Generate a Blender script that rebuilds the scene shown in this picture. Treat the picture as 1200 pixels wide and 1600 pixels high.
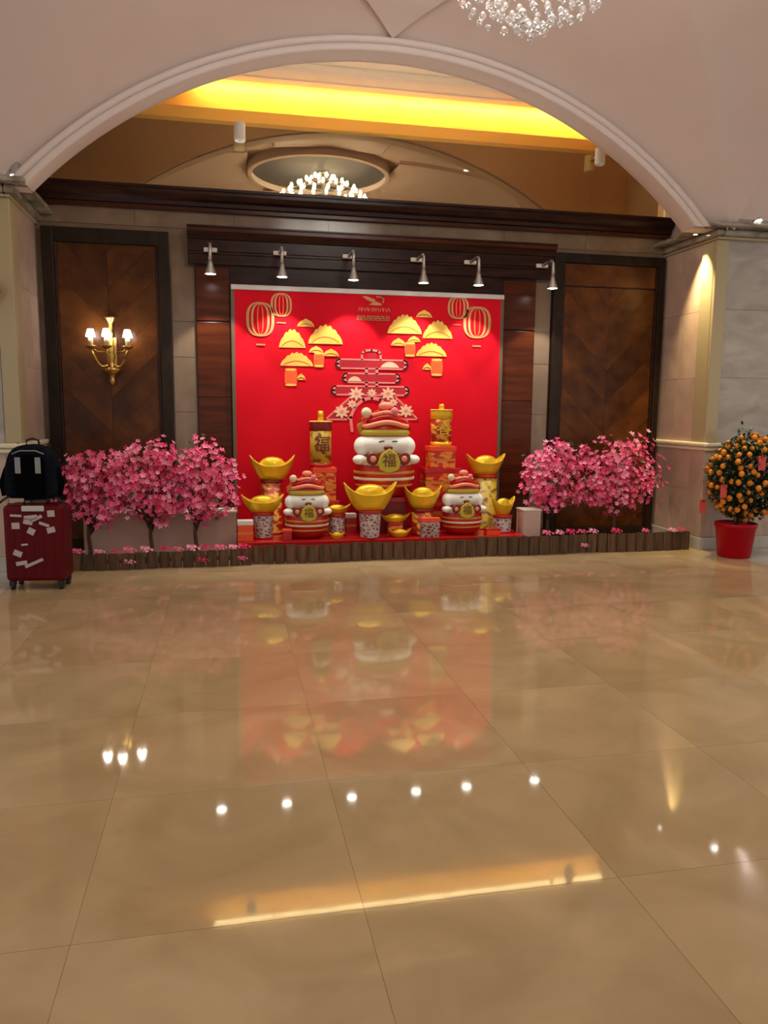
import bpy, bmesh, math, random
from mathutils import Vector, Matrix
random.seed(7)
S = bpy.context.scene
for o in list(bpy.data.objects): bpy.data.objects.remove(o)
COL = S.collection
PI = math.pi

# ------------------------------------------------------------------ camera
cam_d = bpy.data.cameras.new('camera')
cam = bpy.data.objects.new('camera', cam_d); COL.objects.link(cam)
cam_d.sensor_fit = 'VERTICAL'; cam_d.sensor_height = 36.0; cam_d.lens = 1200/1600*36.0
cam_d.clip_start = 0.05
pitch, roll, yaw = 0.1333, 0.0084, 0.2030
fwd = Vector((math.sin(yaw)*math.cos(pitch), math.cos(yaw)*math.cos(pitch), -math.sin(pitch)))
rt0 = Vector((math.cos(yaw), -math.sin(yaw), 0)); up0 = rt0.cross(fwd)
rt = rt0*math.cos(roll) + up0*math.sin(roll); up = rt.cross(fwd)
M4 = Matrix((( rt.x, up.x, -fwd.x, 0), (rt.y, up.y, -fwd.y, 0), (rt.z, up.z, -fwd.z, 1.45), (0, 0, 0, 1)))
cam.matrix_world = M4
S.camera = cam

# ------------------------------------------------------------------ world, exposure
w = bpy.data.worlds.new('hall_light'); S.world = w; w.use_nodes = True
w.node_tree.nodes['Background'].inputs[0].default_value = (1.0, 0.93, 0.86, 1)
w.node_tree.nodes['Background'].inputs[1].default_value = 0.62
S.view_settings.view_transform = 'Standard'; S.view_settings.look = 'None'
S.view_settings.exposure = 0.0; S.view_settings.gamma = 1.0
S.view_settings.use_curve_mapping = False

# ------------------------------------------------------------------ materials
def srgb(r, g, b):
    f = lambda c: (c/255/12.92) if c/255 <= 0.04045 else ((c/255+0.055)/1.055)**2.4
    return (f(r), f(g), f(b), 1)
def mat(name, col, rough=0.5, metal=0.0, spec=0.5, emit=None, estr=0.0, coat=0.0):
    m = bpy.data.materials.new(name); m.use_nodes = True
    b = m.node_tree.nodes['Principled BSDF']
    b.inputs['Base Color'].default_value = col; b.inputs['Roughness'].default_value = rough
    b.inputs['Metallic'].default_value = metal; b.inputs['Specular IOR Level'].default_value = spec
    b.inputs['Coat Weight'].default_value = coat
    if emit:
        b.inputs['Emission Color'].default_value = emit; b.inputs['Emission Strength'].default_value = estr
    return m
def noise_col(m, c1, c2, scale=3.0, detail=6, stretch=(1,1,1), pos=(0.35,0.7), rnd=0.0, kind='noise', dist=0.0, bump=0.0, coord='Object'):
    nt = m.node_tree; b = nt.nodes['Principled BSDF']; N = nt.nodes.new; L = nt.links.new
    tc = N('ShaderNodeTexCoord'); mp = N('ShaderNodeMapping'); mp.inputs['Scale'].default_value = stretch
    L(tc.outputs[coord], mp.inputs['Vector'])
    vec = mp.outputs[0]
    if rnd:
        oi = N('ShaderNodeObjectInfo'); ad = N('ShaderNodeVectorMath'); ad.operation = 'ADD'
        sc = N('ShaderNodeMath'); sc.operation = 'MULTIPLY'; sc.inputs[1].default_value = 37.0
        L(oi.outputs['Random'], sc.inputs[0]); L(vec, ad.inputs[0]); L(sc.outputs[0], ad.inputs[1]); vec = ad.outputs[0]
    if kind == 'noise':
        t = N('ShaderNodeTexNoise'); t.inputs['Scale'].default_value = scale; t.inputs['Detail'].default_value = detail
        t.inputs['Distortion'].default_value = dist; out = t.outputs['Fac']
    elif kind == 'wave':
        t = N('ShaderNodeTexWave'); t.inputs['Scale'].default_value = scale; t.inputs['Distortion'].default_value = dist
        t.inputs['Detail'].default_value = detail; out = t.outputs['Fac']
    else:
        t = N('ShaderNodeTexVoronoi'); t.inputs['Scale'].default_value = scale; t.feature = 'DISTANCE_TO_EDGE' if kind == 'edge' else 'F1'; out = t.outputs['Distance']
    L(vec, t.inputs['Vector'])
    r = N('ShaderNodeValToRGB'); r.color_ramp.elements[0].color = c1; r.color_ramp.elements[1].color = c2
    r.color_ramp.elements[0].position = pos[0]; r.color_ramp.elements[1].position = pos[1]
    L(out, r.inputs[0]); last = r.outputs[0]
    if rnd:
        hs = N('ShaderNodeHueSaturation'); mr = N('ShaderNodeMapRange')
        mr.inputs['To Min'].default_value = 1-rnd; mr.inputs['To Max'].default_value = 1+rnd
        L(oi.outputs['Random'], mr.inputs['Value']); L(mr.outputs[0], hs.inputs['Value']); L(last, hs.inputs['Color']); last = hs.outputs[0]
    L(last, b.inputs['Base Color'])
    if bump:
        bp = N('ShaderNodeBump'); bp.inputs['Strength'].default_value = bump; bp.inputs['Distance'].default_value = 0.01
        L(out, bp.inputs['Height']); L(bp.outputs[0], b.inputs['Normal'])
    return m
M = {}
M['floor'] = noise_col(mat('polished_beige_marble', (1,1,1,1), 0.045, spec=0.5), (0.40,0.285,0.15,1), (0.52,0.385,0.22,1), 2.0, 9, rnd=0.03, dist=0.8)
M['pale'] = noise_col(mat('pale_grey_marble', (1,1,1,1), 0.05), (0.42,0.40,0.36,1), (0.60,0.58,0.54,1), 2.5, 8)
M['grout'] = mat('grout', (0.36,0.255,0.135,1), 0.15)
M['vault'] = noise_col(mat('vault_plaster', (1,1,1,1), 0.75), (0.66,0.545,0.50,1), (0.69,0.575,0.53,1), 1.5, 3)
M['mould'] = mat('white_moulding', (0.70,0.60,0.56,1), 0.55)
M['cream'] = mat('cream_plaster', (0.72,0.68,0.58,1), 0.6)
M['goldwall'] = mat('gold_painted_cove', (0.92,0.50,0.055,1), 0.5)
M['mirror'] = mat('bronze_mirror', (0.33,0.235,0.15,1), 0.015, metal=1.0)
M['beige'] = noise_col(mat('beige_wall_marble', (1,1,1,1), 0.15), (0.17,0.112,0.070,1), (0.24,0.162,0.104,1), 2.5, 8, rnd=0.08, dist=0.8)
M['pinkm'] = noise_col(mat('pink_beige_marble', (1,1,1,1), 0.12), (0.46,0.32,0.25,1), (0.58,0.42,0.335,1), 2.0, 9, rnd=0.05, dist=1.0)
M['greym'] = noise_col(mat('grey_marble', (1,1,1,1), 0.07), (0.33,0.29,0.25,1), (0.46,0.42,0.38,1), 2.0, 9, stretch=(1,1,2.2), rnd=0.04, dist=1.2)
M['greenm'] = noise_col(mat('veined_capital_marble', (1,1,1,1), 0.15), (0.16,0.14,0.10,1), (0.42,0.37,0.30,1), 3.0, 8, stretch=(1,1,3), dist=1.6)
M['railm'] = mat('cream_marble_rail', (0.80,0.72,0.52,1), 0.25)
M['stripm'] = mat('olive_corner_strip', (0.42,0.34,0.20,1), 0.25)
M['dark'] = noise_col(mat('dark_mahogany', (1,1,1,1), 0.28, spec=0.2), (0.018,0.007,0.005,1), (0.045,0.015,0.010,1), 4, 6, stretch=(1,4,6))
M['frame'] = noise_col(mat('dark_olive_frame', (1,1,1,1), 0.35, spec=0.2), (0.014,0.008,0.004,1), (0.026,0.015,0.008,1), 4, 5, stretch=(2,2,1))
M['veneer'] = noise_col(mat('chevron_veneer', (1,1,1,1), 0.27, spec=0.22), (0.062,0.017,0.003,1), (0.125,0.040,0.006,1), 1.6, 7, stretch=(3,1,3), rnd=0.30)
M['board'] = noise_col(mat('red_mahogany_board', (1,1,1,1), 0.24, spec=0.22), (0.050,0.010,0.003,1), (0.095,0.020,0.005,1), 2.5, 6, stretch=(0.7,1,7), rnd=0.1)
M['red'] = mat('red_banner_cloth', (0.60,0.002,0.014,1), 0.75, spec=0.15)
M['redgloss'] = mat('red_lacquer', (0.48,0.008,0.008,1), 0.25)
M['dkred'] = mat('deep_red', (0.20,0.003,0.006,1), 0.4)
M['orange'] = mat('orange_red_lid', (0.85,0.075,0.02,1), 0.4)
M['gold'] = noise_col(mat('bright_gold', (1,1,1,1), 0.34, metal=0.45), (0.74,0.46,0.014,1), (0.84,0.56,0.03,1), 3, 3)
M['goldprint'] = mat('gold_print', (0.80,0.47,0.075,1), 0.5)
M['lanternprint'] = mat('dull_gold_print', (0.55,0.25,0.09,1), 0.5)
M['orangeprint'] = mat('orange_print', (0.80,0.10,0.02,1), 0.5)
M['pinkprint'] = mat('pale_pink_print', (0.80,0.22,0.20,1), 0.5)
M['creamprint'] = mat('cream_flower_print', (0.78,0.52,0.34,1), 0.5)
M['redprint'] = mat('dark_red_print', (0.42,0.006,0.02,1), 0.5)
M['steel'] = mat('brushed_grey_metal', (0.50,0.48,0.46,1), 0.3, metal=0.8)
M['ltgrey'] = mat('light_grey_bar', (0.62,0.59,0.57,1), 0.4)
M['olive'] = mat('olive_edge', (0.11,0.08,0.045,1), 0.5)
M['lampwhite'] = mat('lamp_face', (1,1,1,1), 0.4, emit=(1,0.95,0.86,1), estr=38)
M['shade'] = mat('lit_shade', (1,1,1,1), 0.4, emit=(1,0.93,0.82,1), estr=26)
M['bulb'] = mat('chandelier_bulb', (1,1,1,1), 0.4, emit=(1,0.97,0.92,1), estr=26)
M['downl'] = mat('downlight_face', (1,1,1,1), 0.4, emit=(1,0.92,0.78,1), estr=22)
M['strip'] = mat('cove_strip_lamp', (1,1,1,1), 0.4, emit=(1,0.84,0.40,1), estr=7)
M['brass'] = mat('antique_brass', (0.50,0.31,0.085,1), 0.28, metal=0.9)
M['candle'] = mat('candle_sleeve', (0.45,0.36,0.24,1), 0.5)
M['whitebody'] = mat('white_fixture', (0.72,0.68,0.60,1), 0.4)
M['black'] = mat('black_plastic', (0.008,0.008,0.010,1), 0.45)
M['navy'] = noise_col(mat('black_navy_cloth', (1,1,1,1), 0.9, spec=0.05), (0.004,0.005,0.008,1), (0.010,0.013,0.020,1), 40, 3)
M['blackcloth'] = mat('black_mesh_cloth', (0.002,0.002,0.003,1), 0.9, spec=0.03)
M['greyweb'] = mat('grey_reflective_patch', (0.26,0.27,0.28,1), 0.6)
M['suit'] = noise_col(mat('maroon_shell', (1,1,1,1), 0.4, spec=0.15), (0.100,0.003,0.006,1), (0.125,0.004,0.008,1), 6, 3)
M['sticker'] = mat('pale_sticker', (0.50,0.42,0.42,1), 0.6)
M['handlegrey'] = mat('grey_wrap', (0.52,0.52,0.52,1), 0.6)
M['white'] = mat('white_fur', (0.86,0.85,0.79,1), 0.7)
M['creamw'] = mat('cream_fur', (0.72,0.60,0.40,1), 0.7)
M['ink'] = mat('ink_brown', (0.03,0.012,0.01,1), 0.5)
M['nose'] = mat('brown_nose', (0.16,0.015,0.012,1), 0.4)
M['peach'] = mat('salmon_trim', (0.85,0.27,0.16,1), 0.5)
M['goldgreen'] = mat('olive_gold_brocade', (0.50,0.40,0.03,1), 0.45)
M['ochre'] = mat('ochre_trim', (0.62,0.24,0.03,1), 0.5)
M['rosepom'] = mat('rose_pompom', (0.80,0.20,0.28,1), 0.8)
M['firegold'] = noise_col(mat('gold_figured_paper', (1,1,1,1), 0.4), (0.16,0.03,0.01,1), (0.52,0.36,0.03,1), 11, 3, stretch=(1,1,1.4), pos=(0.40,0.50), kind='noise', dist=0.4)
M['firered'] = noise_col(mat('red_gold_figured_paper', (1,1,1,1), 0.4), (0.42,0.012,0.008,1), (0.78,0.42,0.05,1), 13, 2, stretch=(1,1,1.5), pos=(0.50,0.58), dist=0.5)
M['boxpat'] = noise_col(mat('orange_gold_patterned_paper', (1,1,1,1), 0.4), (0.55,0.015,0.01,1), (0.85,0.28,0.04,1), 12, 2, stretch=(1,1,2.2), pos=(0.46,0.56), dist=0.4)
M['drum'] = noise_col(mat('silver_lattice_on_red', (1,1,1,1), 0.4), (0.40,0.36,0.33,1), (0.25,0.008,0.012,1), 22, 2, stretch=(1,1,1.6), pos=(0.10,0.20), kind='edge')
M['pinkbox'] = mat('pink_white_board', (0.56,0.38,0.32,1), 0.55)
M['boxedge'] = mat('white_board_edge', (0.72,0.66,0.58,1), 0.55)
M['wood'] = noise_col(mat('brown_picket_wood', (1,1,1,1), 0.7), (0.058,0.026,0.010,1), (0.130,0.066,0.028,1), 5, 6, stretch=(6,6,0.8), rnd=0.25, bump=0.3)
M['bark'] = noise_col(mat('bark', (1,1,1,1), 0.9), (0.05,0.02,0.012,1), (0.12,0.055,0.03,1), 20, 4, bump=0.4)
M['bl1'] = mat('pink_petals', (0.86,0.125,0.29,1), 0.6)
M['bl2'] = mat('deep_pink_petals', (0.68,0.020,0.115,1), 0.6)
M['bl3'] = mat('pale_pink_petals', (0.95,0.33,0.49,1), 0.6)
M['leaf'] = mat('green_leaf', (0.035,0.075,0.018,1), 0.5)
M['dkleaf'] = mat('dark_green_leaf', (0.014,0.035,0.010,1), 0.5)
M['fruit'] = mat('kumquat_skin', (0.80,0.26,0.012,1), 0.35)
M['pot'] = mat('red_plastic_pot', (0.42,0.001,0.010,1), 0.4, spec=0.15)
M['soil'] = mat('soil', (0.02,0.012,0.008,1), 0.9)
M['packet'] = mat('red_paper_packet', (0.62,0.07,0.06,1), 0.5)
M['medal'] = mat('blue_grey_dome', (0.075,0.085,0.10,1), 0.6)
M['grille'] = mat('dark_grille', (0.09,0.085,0.08,1), 0.6)
gm = bpy.data.materials.new('crystal_glass'); gm.use_nodes = True
b = gm.node_tree.nodes['Principled BSDF']; b.inputs['Base Color'].default_value = (0.95,0.93,0.92,1)
b.inputs['Roughness'].default_value = 0.03; b.inputs['Transmission Weight'].default_value = 0.75; b.inputs['IOR'].default_value = 1.55
M['crystal'] = gm
gg = bpy.data.materials.new('bronze_reflective_glass'); gg.use_nodes = True; nt = gg.node_tree; nt.nodes.clear()
o_ = nt.nodes.new('ShaderNodeOutputMaterial'); mx = nt.nodes.new('ShaderNodeMixShader'); tr = nt.nodes.new('ShaderNodeBsdfTransparent'); gl = nt.nodes.new('ShaderNodeBsdfGlossy')
tr.inputs[0].default_value = (0.82,0.80,0.75,1); gl.inputs[0].default_value = (1.0,0.74,0.42,1); gl.inputs['Roughness'].default_value = 0.01
mx.inputs[0].default_value = 0.33
nt.links.new(tr.outputs[0], mx.inputs[1]); nt.links.new(gl.outputs[0], mx.inputs[2]); nt.links.new(mx.outputs[0], o_.inputs[0])
M['glass'] = gg
M['farwall'] = mat('dark_brown_far_wall', (0.010,0.006,0.003,1), 0.6, spec=0.1)
M['ceilcream'] = mat('white_cream_ceiling', (0.80,0.77,0.70,1), 0.6)

# ------------------------------------------------------------------ mesh helpers
class MB:
    def __init__(s): s.v = []; s.f = []; s.sm = []
    def add(s, v, f, smooth=False):
        o = len(s.v); s.v += [tuple(p) for p in v]; s.f += [tuple(i+o for i in q) for q in f]; s.sm += [smooth]*len(f); return s
    def box(s, x0, y0, z0, x1, y1, z1):
        v = [(x0,y0,z0),(x1,y0,z0),(x1,y1,z0),(x0,y1,z0),(x0,y0,z1),(x1,y0,z1),(x1,y1,z1),(x0,y1,z1)]
        return s.add(v, [(0,3,2,1),(4,5,6,7),(0,1,5,4),(1,2,6,5),(2,3,7,6),(3,0,4,7)])
    def cbox(s, cx, cy, cz, sx, sy, sz): return s.box(cx-sx/2,cy-sy/2,cz-sz/2,cx+sx/2,cy+sy/2,cz+sz/2)
    def lathe(s, prof, c=(0,0,0), n=24, smooth=True, sx=1, sy=1, axis='z'):
        v = []; f = []
        for r, z in prof:
            for k in range(n):
                a = 2*PI*k/n; p = (r*sx*math.cos(a), r*sy*math.sin(a), z)
                if axis == 'y': p = (p[0], -p[2], p[1])
                if axis == 'x': p = (p[2], p[0], p[1])
                v.append((c[0]+p[0], c[1]+p[1], c[2]+p[2]))
        for i in range(len(prof)-1):
            for k in range(n):
                f.append((i*n+k, i*n+(k+1)%n, (i+1)*n+(k+1)%n, (i+1)*n+k))
        s.add(v, f, smooth)
        if prof[0][0] > 1e-6: s.f.append(tuple(len(s.v)-len(v)+k for k in reversed(range(n)))); s.sm.append(False)
        if prof[-1][0] > 1e-6: s.f.append(tuple(len(s.v)-n+k for k in range(n))); s.sm.append(False)
        return s
    def ell(s, c, r, n=20, m=12):
        prof = [(math.sin(PI*i/m), -math.cos(PI*i/m)) for i in range(m+1)]
        prof[0] = (1e-7,-1); prof[-1] = (1e-7,1)
        v = []; f = []
        for q, z in prof:
            for k in range(n):
                a = 2*PI*k/n; v.append((c[0]+r[0]*q*math.cos(a), c[1]+r[1]*q*math.sin(a), c[2]+r[2]*z))
        for i in range(m):
            for k in range(n): f.append((i*n+k, i*n+(k+1)%n, (i+1)*n+(k+1)%n, (i+1)*n+k))
        return s.add(v, f, True)
    def tube(s, pts, rad, n=8):
        pts = [Vector(p) for p in pts]; rs = rad if isinstance(rad, (list,tuple)) else [rad]*len(pts)
        v = []; f = []
        for i, p in enumerate(pts):
            d = (pts[min(i+1,len(pts)-1)] - pts[max(i-1,0)]).normalized()
            a = Vector((0,0,1)) if abs(d.z) < 0.9 else Vector((1,0,0))
            e1 = d.cross(a).normalized(); e2 = d.cross(e1)
            for k in range(n):
                t = 2*PI*k/n; v.append(p + (e1*math.cos(t)+e2*math.sin(t))*rs[i])
        for i in range(len(pts)-1):
            for k in range(n): f.append((i*n+k, i*n+(k+1)%n, (i+1)*n+(k+1)%n, (i+1)*n+k))
        f.append(tuple(range(n-1,-1,-1))); f.append(tuple((len(pts)-1)*n+k for k in range(n)))
        return s.add(v, f, True)
    def prism(s, poly, y0, y1):      # polygon in x,z extruded in y
        n = len(poly)
        v = [(x,y0,z) for x,z in poly] + [(x,y1,z) for x,z in poly]
        f = [tuple(range(n)), tuple(range(2*n-1,n-1,-1))] + [(i,i+n,(i+1)%n+n,(i+1)%n) for i in range(n)]
        return s.add(v, f)
    def prismx(s, poly, x0, x1):     # polygon in y,z extruded in x
        n = len(poly)
        v = [(x0,y,z) for y,z in poly] + [(x1,y,z) for y,z in poly]
        f = [tuple(range(n)), tuple(range(2*n-1,n-1,-1))] + [(i,i+n,(i+1)%n+n,(i+1)%n) for i in range(n)]
        return s.add(v, f)
    def ring(s, outer, inner, y0, y1):   # flat ring between two equal-length outlines in x,z
        n = len(outer)
        v = [(x,y0,z) for x,z in outer]+[(x,y0,z) for x,z in inner]+[(x,y1,z) for x,z in outer]+[(x,y1,z) for x,z in inner]
        f = []
        for i in range(n):
            j = (i+1) % n
            f += [(i,j,n+j,n+i),(i,2*n+i,2*n+j,j),(n+i,n+j,3*n+j,3*n+i)]
        return s.add(v, f)
    def ribbon(s, pts, wd, y0, y1):
        for (a, b_) in zip(pts[:-1], pts[1:]):
            d = Vector((b_[0]-a[0], b_[1]-a[1])); 
            if d.length < 1e-6: continue
            d.normalize(); nrm = Vector((-d.y, d.x))*wd/2; e = d*wd*0.4
            a2 = Vector(a)-e; b2 = Vector(b_)+e
            s.prism([tuple(a2-nrm), tuple(b2-nrm), tuple(b2+nrm), tuple(a2+nrm)], y0, y1)
        return s
    def mesh(s, name):
        me = bpy.data.meshes.new(name); me.from_pydata(s.v, [], s.f)
        me.polygons.foreach_set('use_smooth', s.sm)
        bm = bmesh.new(); bm.from_mesh(me); bmesh.ops.recalc_face_normals(bm, faces=bm.faces); bm.to_mesh(me); bm.free()
        me.update(); return me
    def build(s, name, m, parent=None, bevel=0.0):
        o = bpy.data.objects.new(name, s.mesh(name)); COL.objects.link(o)
        o.data.materials.append(M[m] if isinstance(m, str) else m)
        if parent: o.parent = parent
        if bevel:
            bv = o.modifiers.new('bevel', 'BEVEL'); bv.width = bevel; bv.segments = 2; bv.limit_method = 'ANGLE'
        return o
def raw(name, v, f, m, parent=None, smooth=False):
    me = bpy.data.meshes.new(name); me.from_pydata(v, [], f); me.materials.append(M[m])
    if smooth: me.polygons.foreach_set('use_smooth', [True]*len(f))
    o = bpy.data.objects.new(name, me); COL.objects.link(o)
    if parent: o.parent = parent
    return o
def tag(o, label, cat, group=None):
    o['label'] = label; o['category'] = cat
    if group: o['group'] = group
    return o
def thing(name, label, cat, loc=(0,0,0), rz=0, group=None):
    o = bpy.data.objects.new(name, None); COL.objects.link(o); o.location = loc; o.rotation_euler = (0,0,rz); o.empty_display_size = 0.1
    return tag(o, label, cat, group)
def struct(o): o['kind'] = 'structure'; return o
def stuff(o): o['kind'] = 'stuff'; return o
def empty(name):
    o = bpy.data.objects.new(name, None); COL.objects.link(o); return o
def inst(name, me, parent, loc, rot=(0,0,0), sc=(1,1,1)):
    o = bpy.data.objects.new(name, me); COL.objects.link(o); o.parent = parent; o.location = loc; o.rotation_euler = rot
    o.scale = sc if isinstance(sc, tuple) else (sc,)*3
    return o
def light(kind, loc, power, col=(1,0.9,0.75), rot=(0,0,0), parent=None, **kw):
    d = bpy.data.lights.new('lamp_light', kind); d.energy = power; d.color = col
    for k, v in kw.items(): setattr(d, k, v)
    o = bpy.data.objects.new('lamp_light', d); COL.objects.link(o); o.location = loc; o.rotation_euler = rot
    if parent: o.parent = parent
    return o
def text_mesh(txt, size, depth=0.002):
    c = bpy.data.curves.new('text', 'FONT'); c.body = txt; c.size = size; c.align_x = 'CENTER'; c.align_y = 'CENTER'; c.extrude = depth; c.resolution_u = 3
    o = bpy.data.objects.new('text', c); COL.objects.link(o)
    dg = bpy.context.evaluated_depsgraph_get(); me = bpy.data.meshes.new_from_object(o.evaluated_get(dg))
    bpy.data.objects.remove(o); bpy.data.curves.remove(c); return me

# ------------------------------------------------------------------ floor
fl = struct(MB().box(-7,-4,-0.10,10,8.4,-0.003).build('floor', 'grout'))
X0, X1 = -1.74, 5.03
xs = [X0] + [0.37+0.81*k for k in range(-2,6) if X0+0.05 < 0.37+0.81*k < X1-0.05] + [X1]
ys = [2.04+0.80*k for k in range(-3,8)] + [8.15]
for i in range(len(xs)-1):
    for j in range(len(ys)-1):
        g = 0.0007; cx, cy = (xs[i]+xs[i+1])/2, (ys[j]+ys[j+1])/2
        hx, hy = (xs[i+1]-xs[i])/2-g, (ys[j+1]-ys[j])/2-g
        t = MB().box(-hx,-hy,-0.003,hx,hy,0).build('tile', 'floor', fl); t.location = (cx,cy,0)
MB().box(X0,-4,-0.003,X1,ys[0],0).build('near_slab', 'floor', fl)
for x0, x1, n in ((-7,X0,5),(X1,10,5)):
    for k in range(12):
        y0 = -4+k*1.0; MB().box(x0+0.001,y0+0.001,-0.003,x1-0.001,min(y0+0.999,7.2),0).build('pale_slab', 'pale', fl) if y0 < 7.2 else None

# ------------------------------------------------------------------ domed groin vault over the hall
VX, VY, HX, HY = 1.5, 3.95, 3.5, 3.2
def zf(a, b, sa, sb):
    sa = sa+(3.35-sa)*(a/max(b,1e-6))**8 if b < 1 or a < 1 else 3.35
    return 0.31 + math.sqrt(max(0.01, (4.38+0.55*(1-math.exp(-(1-b)*sb/0.9)))**2 - (sa*a)**2))
def zdom(dx, dy):
    a, b_ = abs(dx)/HX, abs(dy)/HY
    return zf(a, b_, HX, 3.2) if b_ >= a else zf(b_, a, HY, 3.2)
vb = MB(); RH = 1.06; NA, NB = 96, 40; ZMIN = 3.29
def patch(fn, nu, nv):
    pts = [[fn(-1+2*i/nu, j/nv) for j in range(nv+1)] for i in range(nu+1)]
    v = [p for r in pts for p in r]; f = []
    for i in range(nu):
        for j in range(nv):
            q = (i*(nv+1)+j, (i+1)*(nv+1)+j, (i+1)*(nv+1)+j+1, i*(nv+1)+j+1)
            if sum(v[k][2] for k in q)/4 > ZMIN: f.append(q)
    vb.add(v, f, True)
for s in (1,-1):
    def main(a, t, s=s):
        hole = math.sqrt(max(0, RH**2-(HX*a)**2))/HY; b0 = max(abs(a), hole); b_ = b0+(1-b0)*t
        return (VX+HX*a, VY+s*HY*b_, zf(abs(a), b_, HX, 3.2))
    def cross(a, t, s=s):
        hole = math.sqrt(max(0, RH**2-(HY*a)**2))/HX; b0 = max(abs(a), hole); b_ = b0+(1-b0)*t
        return (VX+s*HX*b_, VY+HY*a, zf(abs(a), b_, HY, 3.2))
    patch(main, NA, NB); patch(cross, NA, NB)
    patch(lambda a, t, s=s: (VX+s*(HX+t*3.0), VY+HY*a, zf(abs(a), 1, HY, 3.2)), NA, 2)
patch(lambda a, t: (VX+HX*a, VY-HY-t*4.0, zf(abs(a), 1, HX, 3.2)), NA, 2)
vault = struct(vb.build('ceiling', 'vault'))
# wedge-shaped ribs running from each arch crown to the round recess
for ang in range(4):
    sx_, half = (HX, HY) if ang % 2 == 0 else (HY, HX)
    v = []; rows = 24
    for i in range(rows+1):
        d = half-0.07 - (half-0.07-1.12)*i/rows
        wd = min(0.02+0.95*(half-0.07-d), 0.78)
        for sgn, off in ((-1,0.045),(-1,0),(-1,-0.012),(0,0),(1,-0.012),(1,0),(1,0.045)):
            x = sgn*(wd+off) if sgn else 0
            p = (x, d) if ang == 0 else (-x, -d) if ang == 2 else (d, -x) if ang == 1 else (-d, x)
            z = zdom(p[0], p[1])
            drop = -0.01 if off > 0.03 else 0.035 if off == 0 and sgn else 0.05
            v.append((VX+p[0], VY+p[1], z-drop))
    f = [(i*7+k, i*7+k+1, (i+1)*7+k+1, (i+1)*7+k) for i in range(rows) for k in range(6)]
    MB().add(v, f, False).build('vault_rib', 'mould', vault)
# round recess with blue-grey disc
def ringsurf(prof, name, m):
    v = []; f = []; n = 64
    for r_, z in prof:
        for k in range(n): a = 2*PI*k/n; v.append((VX+r_*math.cos(a), VY+r_*math.sin(a), z))
    for i in range(len(prof)-1):
        for k in range(n): f.append((i*n+k, i*n+(k+1)%n, (i+1)*n+(k+1)%n, (i+1)*n+k))
    return MB().add(v, f, False).build(name, m, vault)
ringsurf([(1.10,5.22),(1.10,5.03),(1.04,5.02),(1.04,5.10)], 'recess_ring', 'mould')
MB().lathe([(1.08,5.10),(1.08,5.13)], (VX,VY,0), 64, smooth=False).build('recess_disc', 'medal', vault)

# ------------------------------------------------------------------ arch wall of the niche
AX, AZ, RI, YF = 1.5, 0.31, 4.27, 7.19
def arc(R, z0, n=72):
    t0 = math.acos(min(1, (z0-AZ)/R)); return [(AX+R*math.sin(t), AZ+R*math.cos(t)) for t in [(-t0+2*t0*i/n) for i in range(n+1)]]
ai = arc(RI, 3.26); ao = arc(5.30, 3.26)
aw = MB(); v = []; f = []; n = len(ai)
for (P_, y) in ((ai,YF),(ao,YF),(ai,7.36),(ao,7.36)): v += [(x,y,z) for x,z in P_]
for i in range(n-1): f += [(i,i+1,n+i+1,n+i),(2*n+i,3*n+i,3*n+i+1,2*n+i+1),(i,2*n+i,2*n+i+1,i+1),(n+i,n+i+1,3*n+i+1,3*n+i)]
f += [(0,n,3*n,2*n),(n-1,3*n-1,4*n-1,2*n-1)]
struct(aw.add(v, f, False).build('wall_arch', 'vault'))
# arch moulding: swept profile (radius offset, y)
def sweep_arch(prof, name, m):
    v = []; f = []; n = 73; k = len(prof)
    for (r_, y) in prof: v += [(x,y,z) for x,z in arc(r_, 3.26)]
    for i in range(k-1):
        for j in range(n-1): f.append((i*n+j, i*n+j+1, (i+1)*n+j+1, (i+1)*n+j))
    return MB().add(v, f, True)
am = struct(sweep_arch([(4.262,7.30),(4.262,7.11),(4.268,7.095),(4.30,7.095),(4.318,7.10)], 'm', 'mould').build('trim_1', 'mould'))
sweep_arch([(4.318,7.105),(4.320,7.115),(4.324,7.105),(4.332,7.085),(4.352,7.075),(4.372,7.08),(4.386,7.10),(4.39,7.17)], 'm', 'mould').build('outer_bead', 'mould', am)

# ------------------------------------------------------------------ back wall, mirror, cove
WB = 8.15
wb = struct(MB().box(-1.95,WB,0,5.1,8.4,3.558).build('wall_back', 'beige'))
for x0, x1 in ((-0.50,-0.275),(3.33,3.52)):
    for z0, z1 in ((0.12,0.75),(0.755,1.40),(1.405,1.95),(1.955,2.30),(2.305,2.83)):
        MB().box(x0,WB-0.025,z0,x1,WB,z1).build('marble_slab', 'beige', wb)
for k in range(7):
    MB().box(-1.78+k*0.95,WB-0.012,3.205,min(-1.78+k*0.95+0.946,4.87),WB,3.37).build('marble_slab', 'beige', wb)
CY = 9.40                                    # far wall of the hall behind the glass screen
gs = thing('glass_screen', 'wide bronze reflective glass screen above the dark wood cornice', 'glass', (1.57,WB+0.10,3.56))
MB().cbox(0,0,0.80,6.66,0.002,1.60).build('pane', 'glass', gs)
hb = struct(MB().box(-1.95,CY,3.0,5.1,CY+0.12,5.60).build('wall_far', 'farwall'))
for x0, x1 in ((-2.07,-1.95),(5.1,5.22)): MB().box(x0,8.4,3.0,x1,CY+0.12,5.60).build('end_wall', 'farwall', hb)
MB().box(-1.95,8.4,2.9,5.1,CY,3.0).build('passage_floor', 'farwall', hb)
MB().box(-1.95,CY-0.13,4.63,5.1,CY,4.76).build('cove_ledge', 'goldwall', hb, 0.006)
MB().box(-1.95,CY-0.02,4.76,5.1,CY,5.50).build('cove_face', 'goldwall', hb)
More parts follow.
